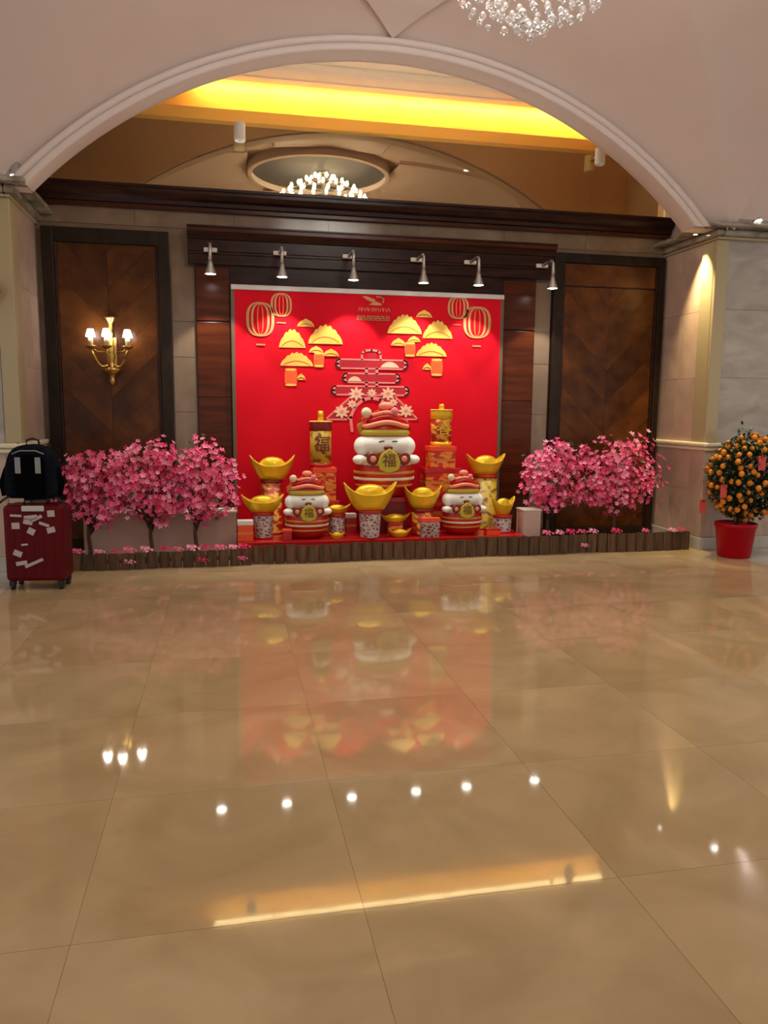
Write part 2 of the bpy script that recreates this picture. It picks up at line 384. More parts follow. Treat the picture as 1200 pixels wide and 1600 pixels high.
nc = struct(MB().box(-1.95,7.36,5.20,5.1,8.60,5.50).build('ceiling_niche', 'ceilcream'))
MB().box(-1.95,8.60,5.13,5.1,8.80,5.50).build('ceiling_step', 'ceilcream', nc)
MB().prismx([(8.80,5.50),(8.80,5.11),(8.83,5.075),(8.87,5.055),(8.93,5.04),(9.02,5.035),(9.02,5.02),(9.16,5.02),(9.16,5.30),(9.12,5.30),(9.12,5.50)], -1.95, 5.1).build('cove_lip', 'ceilcream', nc)
MB().box(-1.95,9.12,5.46,5.1,CY,5.50).build('cove_top', 'ceilcream', nc)
sl = thing('cove_strip_light', 'long warm yellow strip light glowing in the cove behind the glass', 'light', (2.42,9.27,5.115))
for k in range(7):
    t_ = MB().cbox(-2.31+k*0.77,0,0,0.755,0.05,0.03).build('lamp_tube', 'strip', sl)
    light('AREA', (-2.31+k*0.77,0,-0.03), 17, (1,0.84,0.44), (0.30,0,0), sl, shape='RECTANGLE', size=0.74, size_y=0.05)
MB().cbox(0,0,0.017,5.4,0.07,0.008).build('channel', 'whitebody', sl)

up_ = thing('cornice_fill_light', 'slim unseen fill light bar added on the cornice ledge behind the glass', 'light', (1.57,8.34,3.56))  # unseen fill bar, added to lighten the cream ceiling with neutral light
MB().cbox(0,0,0.015,4.2,0.05,0.03).build('housing', 'whitebody', up_, 0.004)
MB().cbox(0,0,0.032,4.1,0.03,0.004).build('diffuser', 'downl', up_)
light('AREA', (0,0,0.05), 40, (0.90,0.97,1.0), (PI,0,0), up_, shape='RECTANGLE', size=4.1, size_y=0.04)

# dark wood cornice
def cornice(prof, x0, x1, name, m='dark', parent=None):
    return MB().prismx(prof, x0, x1).build(name, m, parent)
cz = struct(cornice([(WB,3.36),(WB-0.05,3.36),(WB-0.055,3.40),(WB-0.085,3.405),(WB-0.09,3.44),(WB-0.12,3.46),(WB-0.15,3.50),(WB-0.15,3.53),(WB-0.165,3.535),(WB-0.165,3.56),(WB+0.25,3.56),(WB+0.25,3.558),(WB,3.558)], -1.76, 4.90, 'trim_2'))
cornice([(WB-0.05,3.362),(WB-0.066,3.362),(WB-0.066,3.392),(WB-0.05,3.392)], -1.76, 4.90, 'lower_bead', 'board', cz)
# hood over the banner
hd = struct(cornice([(WB,2.86),(WB-0.10,2.86),(WB-0.10,2.95),(WB-0.115,2.955),(WB-0.115,2.975),(WB-0.13,2.98),(WB-0.13,3.085),(WB-0.15,3.09),(WB-0.17,3.13),(WB-0.205,3.16),(WB-0.205,3.185),(WB-0.215,3.19),(WB-0.215,3.205),(WB,3.205)], -0.335, 3.50, 'trim_3'))
cornice([(WB-0.205,3.15),(WB-0.208,3.15),(WB-0.208,3.182),(WB-0.205,3.182)], -0.335, 3.50, 'hood_bead', 'board', hd)
wm = struct(MB().box(-0.275,WB-0.06,0,3.33,WB,2.87).build('wall_panel_middle', 'dark'))
for x0, x1 in ((-0.265,0.06),(2.955,3.32)):
    for z0, z1 in ((0.05,0.80),(0.805,1.55),(1.555,2.30),(2.315,2.83)):
        MB().box(x0,WB-0.075,z0,x1,WB-0.06,z1).build('wood_board', 'board', wm, 0.003)

def clip(poly, nx, nz, c):
    out = []
    for i in range(len(poly)):
        p, q = poly[i], poly[(i+1)%len(poly)]
        dp, dq = nx*p[0]+nz*p[1]-c, nx*q[0]+nz*q[1]-c
        if dp <= 0: out.append(p)
        if (dp < 0 < dq) or (dq < 0 < dp):
            t = dp/(dp-dq); out.append((p[0]+(q[0]-p[0])*t, p[1]+(q[1]-p[1])*t))
    return out
def chevron_panel(name, x0, x1, ix0, ix1, ztop, iz1, transom=None):
    root = struct(MB().box(x0,WB-0.03,0,x1,WB,ztop).build(name, 'dark'))
    for a, b_, c, d in ((x0,ix0,0,ztop),(ix1,x1,0,ztop),(ix0,ix1,iz1,ztop),(ix0,ix1,0,0.12)):
        MB().box(a,WB-0.075,c,b_,WB-0.03,d).build('frame_rail', 'frame', root, 0.006)
    for a, b_, c, d in ((ix0,ix0+0.025,0.12,iz1),(ix1-0.025,ix1,0.12,iz1)):
        MB().box(a,WB-0.06,c,b_,WB-0.03,d).build('inner_bead', 'dark', root, 0.004)
    top = iz1
    if transom:
        MB().box(ix0+0.028,WB-0.045,transom+0.012,ix1-0.028,WB-0.03,iz1-0.004).build('transom_board', 'veneer', root, 0.003)
        top = transom
    cx = (ix0+ix1)/2; st = 0.25; k = math.sqrt(0.5)
    for side in (-1,1):
        xa, xb = (ix0+0.028, cx-0.0015) if side < 0 else (cx+0.0015, ix1-0.028)
        rect = [(xa,0.125),(xb,0.125),(xb,top-0.004),(xa,top-0.004)]
        nx, nz = (-side*k, k)          # bands fall towards the centre line
        nn = 0; base = nx*cx
        for i in range(-6, 20):
            lo, hi = base+0.125*k+i*st+0.001, base+0.125*k+(i+1)*st-0.001
            p = clip(rect, nx, nz, hi); p = clip(p, -nx, -nz, -lo) if len(p) > 2 else p
            if len(p) > 2:
                mx = sum(q[0] for q in p)/len(p); mz = sum(q[1] for q in p)/len(p)
                o = MB().prism([(q[0]-mx, q[1]-mz) for q in p], WB-0.042, WB-0.03).build('veneer_leaf', 'veneer', root); o.location = (mx,0,mz)
    return root
chevron_panel('wall_panel_left', -1.69, -0.515, -1.585, -0.62, 3.15, 3.015)
chevron_panel('wall_panel_right', 3.535, 4.86, 3.645, 4.785, 3.15, 3.05, 2.80)

# ------------------------------------------------------------------ piers either side
def pier(name, xin, sgn, m_front):
    xo = xin+sgn*2.6; a, b_ = min(xin,xo), max(xin,xo)
    root = struct(MB().box(a,7.22,0,b_,8.4,5.30).build(name, 'vault'))
    rows = ((0.13,0.62),(0.623,1.045),(1.13,1.80),(1.803,2.49),(2.493,3.17))
    for z0, z1 in rows:                       # jamb slabs
        for y0, y1 in ((7.445,7.80),(7.803,8.148)):
            t = 0.018; MB().box(min(xin,xin-sgn*t),y0,z0,max(xin,xin-sgn*t),y1,z1).build('jamb_slab', 'pinkm', root)
        for k in range(3):                    # front slabs
            p, q = xin+sgn*(0.11+k*0.72), xin+sgn*(0.11+k*0.72+0.717)
            MB().box(min(p,q),7.20,z0,max(p,q),7.22,z1).build('front_slab', 'greym' if z0 > 1.1 else m_front, root)
    z0, z1 = 0.13, 1.045
    for z0, z1 in ((0.13,1.045),(1.13,3.17)):   # corner strips
        p, q = xin-sgn*0.03, xin+sgn*0.0
        MB().box(min(p,q),7.235,z0,max(p,q),7.44,z1).build('corner_strip', 'stripm' if z0>1 else 'pinkm', root, 0.008)
        p, q = xin-sgn*0.03, xin+sgn*0.105
        MB().box(min(p,q),7.185,z0,max(p,q),7.232,z1).build('corner_strip', 'stripm' if z0>1 else 'pinkm', root, 0.008)
    return root
pr = pier('wall_right', 4.915, 1, 'pinkm'); pl = pier('wall_left', -1.765, -1, 'pinkm')
def lshape(xin, sgn, out, z0, z1, prof=None):
    mb = MB()
    a, b_ = sorted((xin-sgn*out, xin+sgn*0.0)); mb.box(a,7.2-out,z0,b_,8.15,z1)
    a, b_ = sorted((xin, xin+sgn*2.6)); mb.box(a,7.2-out,z0,b_,7.22,z1)
    return mb
for i, (xin, sgn) in enumerate(((4.915,1),(-1.765,-1))):
    c = struct(lshape(xin, sgn, 0.085, 3.195, 3.262).build('trim_%d' % (4+i*3), 'greenm', None, 0.02))
    lshape(xin, sgn, 0.19, 3.262, 3.305).build('capital_top', 'greenm', c, 0.012)
    lshape(xin, sgn, 0.045, 3.17, 3.195).build('capital_base', 'stripm', c, 0.006)
    r = struct(lshape(xin, sgn, 0.055, 1.085, 1.13).build('trim_%d' % (5+i*3), 'railm', None, 0.015))
    lshape(xin, sgn, 0.035, 1.045, 1.082).build('rail_cove', 'railm', r, 0.008)
    struct(lshape(xin, sgn, 0.035, 0, 0.128).build('baseboard_right' if sgn > 0 else 'baseboard_left', 'pale', None, 0.006))

# ------------------------------------------------------------------ red banner
BY = 8.03
bn = thing('banner_stand', 'red festive banner with gold lanterns and a large outlined spring character', 'banner', (1.51,BY,0.19))
def bx(x): return x-1.51
def bz(z): return z-0.19
cl = []; nx_, nz_ = 60, 40; v = []; f = []
for j in range(nz_+1):
    for i in range(nx_+1):
        x = -1.405+2.81*i/nx_; z = 2.43*j/nz_
        v.append((x, 0.004*math.sin(x*9+1.3*math.sin(z*2)) * (0.4+0.6*(1-j/nz_)) , z))
for j in range(nz_):
    for i in range(nx_): q = j*(nx_+1)+i; f.append((q,q+1,q+nx_+2,q+nx_+1))
raw('cloth', v, f, 'red', bn, True)
MB().cbox(0,0.0,2.455,2.87,0.035,0.05).build('top_rail', 'ltgrey', bn, 0.008)
for s in (-1,1): MB().cbox(s*1.42,0.008,1.22,0.035,0.02,2.44).build('side_edge', 'olive', bn)
MB().cbox(0,0.02,1.2,2.80,0.008,2.40).build('backing', 'olive', bn)
PF, PB = -0.0085, -0.0055
def sup(cx, cz_, rx, rz, e=2.6, n=40):
    out = []
    for k in range(n):
        a = 2*PI*k/n; c, s = math.cos(a), math.sin(a)
        out.append((cx+rx*math.copysign(abs(c)**(2/e), c), cz_+rz*math.copysign(abs(s)**(2/e), s)))
    return out
def print_lantern(x0,z0,x1,z1, cap):
    cx, c_z, rx, rz = bx((x0+x1)/2), bz((z0+z1)/2), (x1-x0)/2, (z1-z0)/2
    r = MB().ring(sup(cx,c_z,rx,rz), sup(cx,c_z,rx*0.80,rz*0.93), PF, PB).build('lantern_print', 'lanternprint', bn)
    MB().ring(sup(cx,c_z,rx*0.66,rz*0.93), sup(cx,c_z,rx*0.50,rz*0.87), PF, PB).build('lantern_rib', 'lanternprint', r)
    MB().ring(sup(cx,c_z,rx*0.24,rz*0.86), sup(cx,c_z,rx*0.14,rz*0.82), PF, PB).build('lantern_rib', 'orangeprint', r)
    a = cap; MB().prism([(bx(a[0]),bz(a[1])),(bx(a[2]),bz(a[1])),(bx(a[2]),bz(a[3])),(bx(a[0]),bz(a[3]))], PF, PB).build('tassel_cap', 'lanternprint', r)
for a, c in (((0.221,2.167,0.502,2.505),(0.317,2.078,0.407,2.093)), ((0.467,2.368,0.680,2.601),(0.526,2.302,0.617,2.313)),
             ((2.496,2.207,2.803,2.539),(2.601,2.118,2.697,2.133)), ((2.320,2.402,2.552,2.634),(2.382,2.339,2.471,2.346))): print_lantern(*a, c)
def mound(x0,z0,x1,z1,seed,dy=0.0):
    rd = random.Random(seed); w_, h = x1-x0, z1-z0; pts = [(bx(x0),bz(z0)),(bx(x1),bz(z0))]
    nb = max(3, int(w_/0.045)); top = []
    for i in range(nb*6+1):
        t = 1-i/(nb*6); env = max(0.0, math.sin(PI*t))**0.75
        bump = abs(math.sin(PI*i/6))
        top.append((bx(x0+w_*t), bz(z0 + h*(0.06+0.82*env+0.12*bump*env))))
    o = MB().prism(pts+top[1:-1], PF-dy, PB).build('cloud_print', 'goldprint', bn)
    m2 = [(bx(x0+w_*0.10+w_*0.8*t), bz(z0+h*(0.05+0.30*math.sin(PI*t)**0.8))) for t in [1-i/12 for i in range(13)]]
    MB().ribbon(m2, 0.008, PF-dy-0.001, PF-dy).build('cloud_shade', 'orangeprint', o)
for i, a in enumerate(((0.731,2.277,0.908,2.356),(0.545,2.063,0.817,2.253),(0.842,2.109,1.201,2.306),(0.557,1.880,0.895,2.021),(0.850,2.019,1.000,2.086),(0.994,1.986,1.163,2.061),(0.721,1.740,0.816,1.803),
    (1.977,2.409,2.152,2.484),(1.671,2.235,2.042,2.435),(2.051,2.196,2.379,2.384),(1.982,2.008,2.318,2.151),(1.710,2.109,1.872,2.188),(1.888,2.152,2.028,2.214),(2.055,1.867,2.155,1.933))): mound(*a, i, 0.0005*(i%3))
for x0,z0,x1,z1 in ((0.596,1.678,0.732,1.852),(0.896,1.874,1.011,2.023),(2.142,1.806,2.280,1.982),(1.854,2.001,1.978,2.148)):
    cx, c_z = bx((x0+x1)/2), bz((z0+z1)/2); hw, hh = (x1-x0)/2, (z1-z0)/2
    o = MB().prism(sup(cx,c_z,hw*0.95,hh*0.86,5), PF, PB).build('small_lantern_print', 'orangeprint', bn)
    for zz in (c_z-hh, c_z+hh-0.02): MB().prism(sup(cx,zz+0.01,hw*0.85,0.012,3,20), PF-0.001, PB).build('lantern_cap', 'goldprint', o)
# large outlined character
def stad(x0,z1,x1,z0, notch=None):
    r = (z1-z0)/2; pts = []
    for k in range(13): a = PI/2+PI*k/12; pts.append((x0+r+r*math.cos(a), z0+r+r*math.sin(a)))
    for k in range(13): a = -PI/2+PI*k/12; pts.append((x1-r+r*math.cos(a), z0+r+r*math.sin(a)))
    return [(bx(p[0]),bz(p[1])) for p in pts]
ch = MB(); chd = MB()
kn = [(1.405,1.962),(1.402,2.02),(1.43,2.05),(1.506,2.058),(1.575,2.05),(1.602,2.02),(1.602,1.962)]
ch.ribbon([(bx(x),bz(z)) for x,z in kn], 0.022, PF, PB)
for (x0,z1,x1,z0) in ((1.128,1.958,1.894,1.867),(1.200,1.815,1.812,1.723),(1.083,1.684,1.911,1.595)):
    p = stad(x0,z1,x1,z0); chd.prism(p, PB-0.001, PB+0.001); ch.ribbon(p+p[:1], 0.016, PF, PB)
    for sgn, xe in ((1,x0),(-1,x1)):
        ch.ribbon([(bx(xe+sgn*0.03),bz((z0+z1)/2+0.028)),(bx(xe+sgn*0.022),bz((z0+z1)/2)),(bx(xe+sgn*0.03),bz((z0+z1)/2-0.028))], 0.026, PF, PB)
for z0_, z1_ in ((1.685,1.722),(1.816,1.866),(1.959,2.03)): chd.prism([(bx(1.46),bz(z0_)),(bx(1.555),bz(z0_)),(bx(1.555),bz(z1_)),(bx(1.46),bz(z1_))], PB-0.001, PB+0.001)
for x in (1.452,1.562):
    for z0, z1 in ((1.815,1.867),(1.684,1.723)): ch.ribbon([(bx(x),bz(z0)),(bx(x),bz(z1))], 0.03, PF, PB)
lgL = [(1.30,1.587),(1.02,1.337),(1.255,1.338),(1.309,1.419),(1.418,1.553),(1.509,1.581)]
lgR = [(1.509,1.581),(1.619,1.556),(1.694,1.422),(1.751,1.341),(2.013,1.343),(1.75,1.593)]
for l in (lgL, lgR):
    ch.ribbon([(bx(x),bz(z)) for x,z in l], 0.016, PF, PB)
    chd.prism([(bx(x),bz(z)) for x,z in l], PB-0.001, PB+0.001)
sun = [(1.30,1.22),(1.285,1.36),(1.33,1.47),(1.42,1.545),(1.51,1.565),(1.60,1.545),(1.68,1.47),(1.72,1.36),(1.71,1.22)]
ch.ribbon([(bx(x),bz(z)) for x,z in sun], 0.03, PF-0.001, PB)
c_ = ch.build('spring_character', 'pinkprint', bn); chd.build('character_fill', 'redprint', c_)
for i, (x, z) in enumerate(((1.345,1.606),(1.684,1.610),(1.191,1.418),(1.88,1.432),(1.509,1.617),(1.30,1.50),(1.74,1.52))):
    R_ = 0.085 if i in (0,1,2,3) else 0.055; o = MB()
    pts = []
    for k in range(40):
        a = 2*PI*k/40; pts.append((bx(x)+R_*(0.78+0.22*math.cos(8*a))*math.cos(a), bz(z)+R_*(0.78+0.22*math.cos(8*a))*math.sin(a)*0.85))
    fo = MB().prism(pts, PF-0.0025, PB).build('flower_print', 'creamprint', bn)
    MB().prism(sup(bx(x),bz(z),R_*0.25,R_*0.2,2,14), PF-0.0035, PF-0.0025).build('flower_heart', 'pinkprint', fo)
for x0,z0,x1,z1,sd in ((1.60,1.875,1.80,1.94,31),(1.255,1.73,1.40,1.785,32)):
    w_, h = x1-x0, z1-z0
    pts = [(bx(x0+w_*t), bz(z0+h*(0.1+0.9*math.sin(PI*t)**0.7))) for t in [i/16 for i in range(17)]]
    MB().prism(pts, PF-0.002, PB).build('petal_print', 'creamprint', bn)
# small gold logo and two lines of lettering marks (too blurred in the photograph to read)
lg = MB().prism([(bx(x),bz(z)) for x,z in ((1.40,2.60),(1.45,2.602),(1.50,2.585),(1.545,2.57),(1.53,2.558),(1.60,2.535),(1.615,2.518),(1.56,2.512),(1.47,2.518),(1.52,2.540),(1.46,2.562))], PF, PB).build('logo_print', 'lanternprint', bn)
MB().ribbon([(bx(1.555),bz(2.598)),(bx(1.60),bz(2.60)),(bx(1.632),bz(2.575)),(bx(1.622),bz(2.545))], 0.012, PF, PB).build('logo_wing', 'lanternprint', lg)
rd = random.Random(3)
for zc, h, x0, x1, npc in ((2.470,0.030,1.36,1.70,9),(2.383,0.040,1.345,1.695,7)):
    for k in range(npc):
        mx = MB(); wd = (x1-x0)/npc; xa = x0+k*wd+wd*0.12; xb = x0+(k+1)*wd-wd*0.12
        for q in range(3):
            if h > 0.035: mx.ribbon([(bx(xa),bz(zc-h/2+h*q/2)),(bx(xb),bz(zc-h/2+h*q/2))], 0.006, PF, PB)
        mx.ribbon([(bx(xa),bz(zc-h/2)),(bx(xa+(0 if k%2 else wd*0.3)),bz(zc+h/2))], 0.006, PF, PB)
        mx.ribbon([(bx(xb),bz(zc-h/2)),(bx(xb-(wd*0.3 if k%3 else 0)),bz(zc+h/2))], 0.006, PF, PB)
        mx.build('lettering_mark', 'lanternprint', lg)

# ------------------------------------------------------------------ six arm lamps on the hood
LX = [-0.115,0.562,1.26,1.972,2.55,3.355]
LN = ['leftmost, beside the marble strip','second from left, over the left lanterns','third from left, left of the logo','third from right, right of the logo','second from right, over the right lanterns','rightmost, overhanging the right wooden panel']
for x, nm in zip(LX, LN):
    r = thing('arm_lamp', 'small grey arm lamp on the banner hood, '+nm, 'lamp', (x,8.02,2.985), 0, 'arm lamps over the banner')
    MB().cbox(0,-0.016,0,0.13,0.032,0.04).build('mount', 'whitebody', r, 0.006)
    MB().tube([(0,0,0),(0,-0.10,0.005),(0,-0.24,0.006),(0,-0.285,0.0),(0,-0.305,-0.025),(0,-0.31,-0.07),(0,-0.31,-0.17)], 0.0165, 10).build('arm', 'steel', r)
    MB().lathe([(0.02,-0.15),(0.026,-0.19),(0.036,-0.22),(0.056,-0.27),(0.058,-0.28),(0.05,-0.28),(0.03,-0.24)], (0,-0.31,0), 20).build('lamp_head', 'steel', r)
    MB().lathe([(1e-6,-0.277),(0.048,-0.277),(0.048,-0.273),(1e-6,-0.27)], (0,-0.31,0), 20).build('lamp_face', 'lampwhite', r)
    light('SPOT', (0,-0.31,-0.29), 50, (1,0.93,0.82), (math.radians(9),0,0), r, spot_size=math.radians(80), spot_blend=0.35, shadow_soft_size=0.03)

# ------------------------------------------------------------------ sconce on left panel
sc = thing('wall_sconce', 'brass candle sconce with three lit white shades on the left wooden panel', 'wall lamp', (-1.085,8.10,2.0))
MB().lathe([(1e-6,-0.34),(0.025,-0.335),(0.03,-0.28),(0.018,-0.27),(0.05,-0.235),(0.10,-0.20),(0.105,-0.185),(0.03,-0.17),(0.022,-0.10),(0.04,-0.06),(0.02,-0.02),(0.03,0.03),(0.016,0.06),(0.026,0.10),(0.016,0.12),(0.026,0.155),(0.016,0.18),(0.022,0.21),(0.02,0.25),(0.05,0.30),(0.062,0.315),(1e-6,0.32)], (0,-0.045,0), 18).build('stem', 'brass', sc)
MB().cbox(0,-0.012,-0.05,0.10,0.025,0.36).build('backplate', 'brass', sc, 0.01)
for sx_, sy_ in ((-0.175,-0.13),(-0.02,-0.20),(0.165,-0.13)):
    a = MB().tube([(0,-0.05,-0.13)]+[(sx_*t*1.02, -0.05+(sy_+0.05)*t, -0.13-0.035*math.sin(PI*t)+0.17*max(0,t-0.45)**1.5*2.0) for t in [k/8 for k in range(1,9)]], 0.012, 8).build('arm', 'brass', sc)
    zt = -0.13+0.17*0.55**1.5*2.0
    MB().lathe([(0.012,zt-0.01),(0.05,zt+0.015),(0.055,zt+0.025),(0.012,zt+0.025)], (sx_,sy_,0), 14).build('drip_pan', 'brass', a)
    MB().lathe([(0.022,zt+0.02),(0.022,0.125)], (sx_,sy_,0), 12).build('candle_sleeve', 'candle', a)
    MB().lathe([(0.046,0.118),(0.027,0.19)], (sx_,sy_,0), 16).build('shade', 'shade', sc)
    MB().tube([(sx_*0.3,-0.05,-0.02),(sx_*0.7,-0.05+(sy_+0.05)*0.7,-0.02),(sx_*0.95,-0.05+(sy_+0.05)*0.95,zt+0.005)], 0.006, 6).build('scroll', 'brass', sc)

# ------------------------------------------------------------------ spotlights on the capitals and in the niche
def cap_spot(loc, label, aim, power):
    r = thing('capital_spotlight', label, 'spotlight', loc, 0, 'spotlights standing on the capitals')
    MB().lathe([(0.045,0),(0.045,0.012),(0.014,0.014),(0.014,0.05)], (0,0,0), 14).build('base', 'steel', r)
    q = Vector(aim).to_track_quat('-Z', 'Y').to_euler()
    h = MB().lathe([(0.030,0.07),(0.036,0.05),(0.040,-0.05),(0.046,-0.07),(0.044,-0.07),(0.036,-0.055)], (0,0,0), 16).build('head', 'steel', r); h.location = Vector((0,0,0.075)); h.rotation_euler = q
    fo = MB().lathe([(1e-6,-0.062),(0.040,-0.062),(0.040,-0.058),(1e-6,-0.056)], (0,0,0), 16).build('lamp_face', 'lampwhite', r); fo.location = (0,0,0.075); fo.rotation_euler = q
    d = Vector(aim).normalized()
    light('SPOT', Vector((0,0,0.075))+d*0.085, power, (1,0.84,0.46), q, r, spot_size=math.radians(62), spot_blend=0.6, shadow_soft_size=0.02)
cap_spot((4.79,7.26,3.305), 'small steel spotlight at the inner corner of the right capital', (-0.05,0.25,-1), 6)
cap_spot((5.20,7.06,3.305), 'bright spotlight farther right on the right capital', (0.1,-0.5,-1), 12)
cap_spot((-1.66,7.14,3.305), 'small steel spotlight on the left capital', (-0.05,-0.35,-1), 12)
r = thing('capital_uplight', 'small upward spotlight on an arm at the far right of the right capital', 'spotlight', (5.52,6.95,3.24))
MB().box(-0.015,0,0.028,0.015,0.17,0.045).build('arm', 'steel', r)
MB().lathe([(0.03,0.03),(0.042,0.05),(0.046,0.10),(0.040,0.10),(0.036,0.06)], (0,0,0), 16).build('head', 'steel', r)
MB().lathe([(1e-6,0.088),(0.038,0.088),(0.038,0.092),(1e-6,0.093)], (0,0,0), 16).build('lamp_face', 'lampwhite', r)
light('SPOT', (0,0,0.115), 45, (0.92,0.96,1.0), (PI+0.85,0,0), r, spot_size=1.5, spot_blend=1.0, shadow_soft_size=0.04)
# wall washers fixed under the right capital
def washer(loc, power):
    r = thing('wall_washer', 'tiny warm wall washer under the right capital above the pink marble', 'light', loc)
    MB().lathe([(0.022,0),(0.026,-0.012),(0.022,-0.014)], (0,0,0), 12).build('rim', 'steel', r)
    MB().lathe([(1e-6,-0.010),(0.02,-0.010),(0.02,-0.014),(1e-6,-0.015)], (0,0,0), 12).build('lamp_face', 'downl', r)
    light('SPOT', (0,0,-0.02), power, (1,0.80,0.40), (0.03,-0.13,0), r, spot_size=math.radians(58), spot_blend=0.95, shadow_soft_size=0.02)
washer((4.755,7.38,3.262), 280)
def cyl_spot(loc, label, lit):
    r = thing('cylinder_spotlight', label, 'spotlight', loc, 0, 'cylinder spotlights before the mirror')
    MB().cbox(0,0.090,0.02,0.03,0.081,0.02).build('bracket', 'steel', r)
    MB().lathe([(0.052,0.085),(0.055,0.08),(0.055,-0.07),(0.05,-0.085),(0.042,-0.085),(0.040,-0.06)], (0,0,0), 18).build('housing', 'whitebody', r)
    MB().lathe([(1e-6,-0.062),(0.04,-0.062),(0.04,-0.055),(1e-6,-0.05)], (0,0,0), 16).build('lens', 'downl' if lit else 'black', r)
    if lit: light('SPOT', (0,0,-0.1), 5, (1,0.8,0.5), (0,0,0), r, spot_size=1.4, spot_blend=0.6, shadow_soft_size=0.03)
cyl_spot((0.188,8.12,4.14), 'white cylinder spotlight before the mirror, unlit, left half', False)
cyl_spot((4.03,8.12,4.18), 'white cylinder spotlight before the mirror near its right end', False)

# ------------------------------------------------------------------ chandelier
chn = thing('chandelier', 'large crystal chandelier with tiers of small bulbs hanging from the vault', 'chandelier', (VX+0.06,VY,3.30))
MB().tube([(0,0,0.25),(0,0,1.79)], 0.02, 10).build('rod', 'steel', chn)
MB().lathe([(0.10,1.77),(0.10,1.80)], (0,0,0), 24).build('canopy', 'steel', chn)
tiers = [(0.74,1.28,24),(0.66,1.38,20),(0.52,1.50,16),(0.34,1.60,10),(0.18,1.68,6)]
for r_, z, n in tiers:
    v = []; ro = MB().tube([(r_*math.cos(2*PI*k/32), r_*math.sin(2*PI*k/32), z) for k in range(33)], 0.010, 6).build('tier_ring', 'steel', chn)
    for k in range(4):
        a = PI*k/2; ro2 = MB().tube([(0,0,z+0.03),(r_*math.cos(a),r_*math.sin(a),z)], 0.006, 5).build('spoke', 'steel', ro)
bulb_me = MB().lathe([(1e-6,-0.035),(0.018,-0.03),(0.024,0),(0.018,0.03),(1e-6,0.045)], (0,0,0), 8).mesh('bulb'); bulb_me.materials.append(M['bulb'])
for r_, z, n in tiers:
    for k in range(n):
        a = 2*PI*(k+0.3*(n%5))/n; inst('bulb', bulb_me, chn, (r_*math.cos(a), r_*math.sin(a), z+0.05))
cr_me = MB().lathe([(1e-6,-0.024),(0.016,-0.010),(0.019,0.004),(0.008,0.018),(1e-6,0.022)], (0,0,0), 6, smooth=False).mesh('crystal'); cr_me.materials.append(M['crystal'])
cnt = 0
for z, r_, n in ((0.03,0.0,1),(0.07,0.05,6),(0.11,0.10,10),(0.15,0.16,15),(0.19,0.22,20),(0.20,0.33,26),(0.26,0.28,24),(0.28,0.39,30),(0.34,0.34,28),(0.42,0.42,32),(0.50,0.47,34)):
    for k in range(n):
        a = 2*PI*(k+random.random()*0.5)/n; inst('crystal_drop', cr_me, chn, (r_*math.cos(a)+random.uniform(-.01,.01), r_*math.sin(a)+random.uniform(-.01,.01), z+random.uniform(-.012,.012)), (0,0,random.random()*3), random.uniform(0.8,1.2)); cnt += 1
cs = MB()
for i in range(520):
    t = random.random(); z = 0.56+0.72*t; r_ = 0.47+0.27*t; a = random.random()*2*PI
    if random.random() < 0.25: r_ *= random.random()**0.5
    cs.lathe([(1e-6,-0.022),(0.017,-0.005),(0.014,0.012),(1e-6,0.02)], (r_*math.cos(a), r_*math.sin(a), z), 5, smooth=False)
stuff(cs.build('crystal_curtain', 'crystal', chn))
for a in range(4): light('POINT', (0.45*math.cos(a*PI/2), 0.45*math.sin(a*PI/2), 0.75), 20, (1,0.93,0.84), (0,0,0), chn, shadow_soft_size=0.25)

# ------------------------------------------------------------------ recessed downlights and grilles in the vault
k = 0
DL = [(3.50,5.30,'right of the chandelier, nearest the arch'),(3.45,4.6,'right of the chandelier, second from the arch'),(5.6,5.6,'over the right opening, nearest the arch'),(5.5,4.6,'over the right opening, second from the arch'),
      (-0.45,5.3,'left of the chandelier, nearest the arch'),(-0.45,4.15,'left of the chandelier, second from the arch'),(3.4,2.2,'right of the chandelier, behind it'),(-0.4,2.2,'left of the chandelier, behind it')]
for x, y, nm in DL:
    dx, dy = x-VX, y-VY
    z = zdom(dx, dy) if abs(dx) < HX else zf(abs(dy)/HY, 1, HY, 3.2)
    r = thing('downlight', 'round recessed vault downlight '+nm, 'light', (x,y,z-0.035), 0, 'recessed downlights in the vault')
    MB().lathe([(0.075,0.06),(0.080,0.0),(0.080,-0.012),(0.062,-0.012),(0.058,0.02)], (0,0,0), 20).build('trim_ring', 'whitebody', r)
    MB().lathe([(1e-6,0.0),(0.058,0.0),(0.058,0.006),(1e-6,0.01)], (0,0,0), 20).build('lamp_face', 'downl', r)
    light('SPOT', (0,0,-0.03), 60, (1,0.86,0.66), (0,0,0), r, spot_size=math.radians(110), spot_blend=0.8, shadow_soft_size=0.06)
for x, y, nm in ((3.95,4.55,'right'),(-0.75,4.65,'left')):
    e_ = 0.05; dx, dy = x-VX, y-VY
    nrm = Vector(((zdom(dx+e_,dy)-zdom(dx-e_,dy))/(2*e_), (zdom(dx,dy+e_)-zdom(dx,dy-e_))/(2*e_), -1)).normalized()
    r = thing('air_grille', 'long narrow dark air grille in the vault on the %s side' % nm, 'vent', Vector((x,y,zdom(dx,dy)))+nrm*0.03)
    r.rotation_mode = 'QUATERNION'; r.rotation_quaternion = nrm.to_track_quat('-Z','Y')
    MB().cbox(0,0,0,0.16,0.62,0.02).build('frame', 'grille', r)
    for q in range(4): MB().cbox(-0.052+q*0.035,0,-0.014,0.008,0.56,0.012).build('slat', 'grille', r)

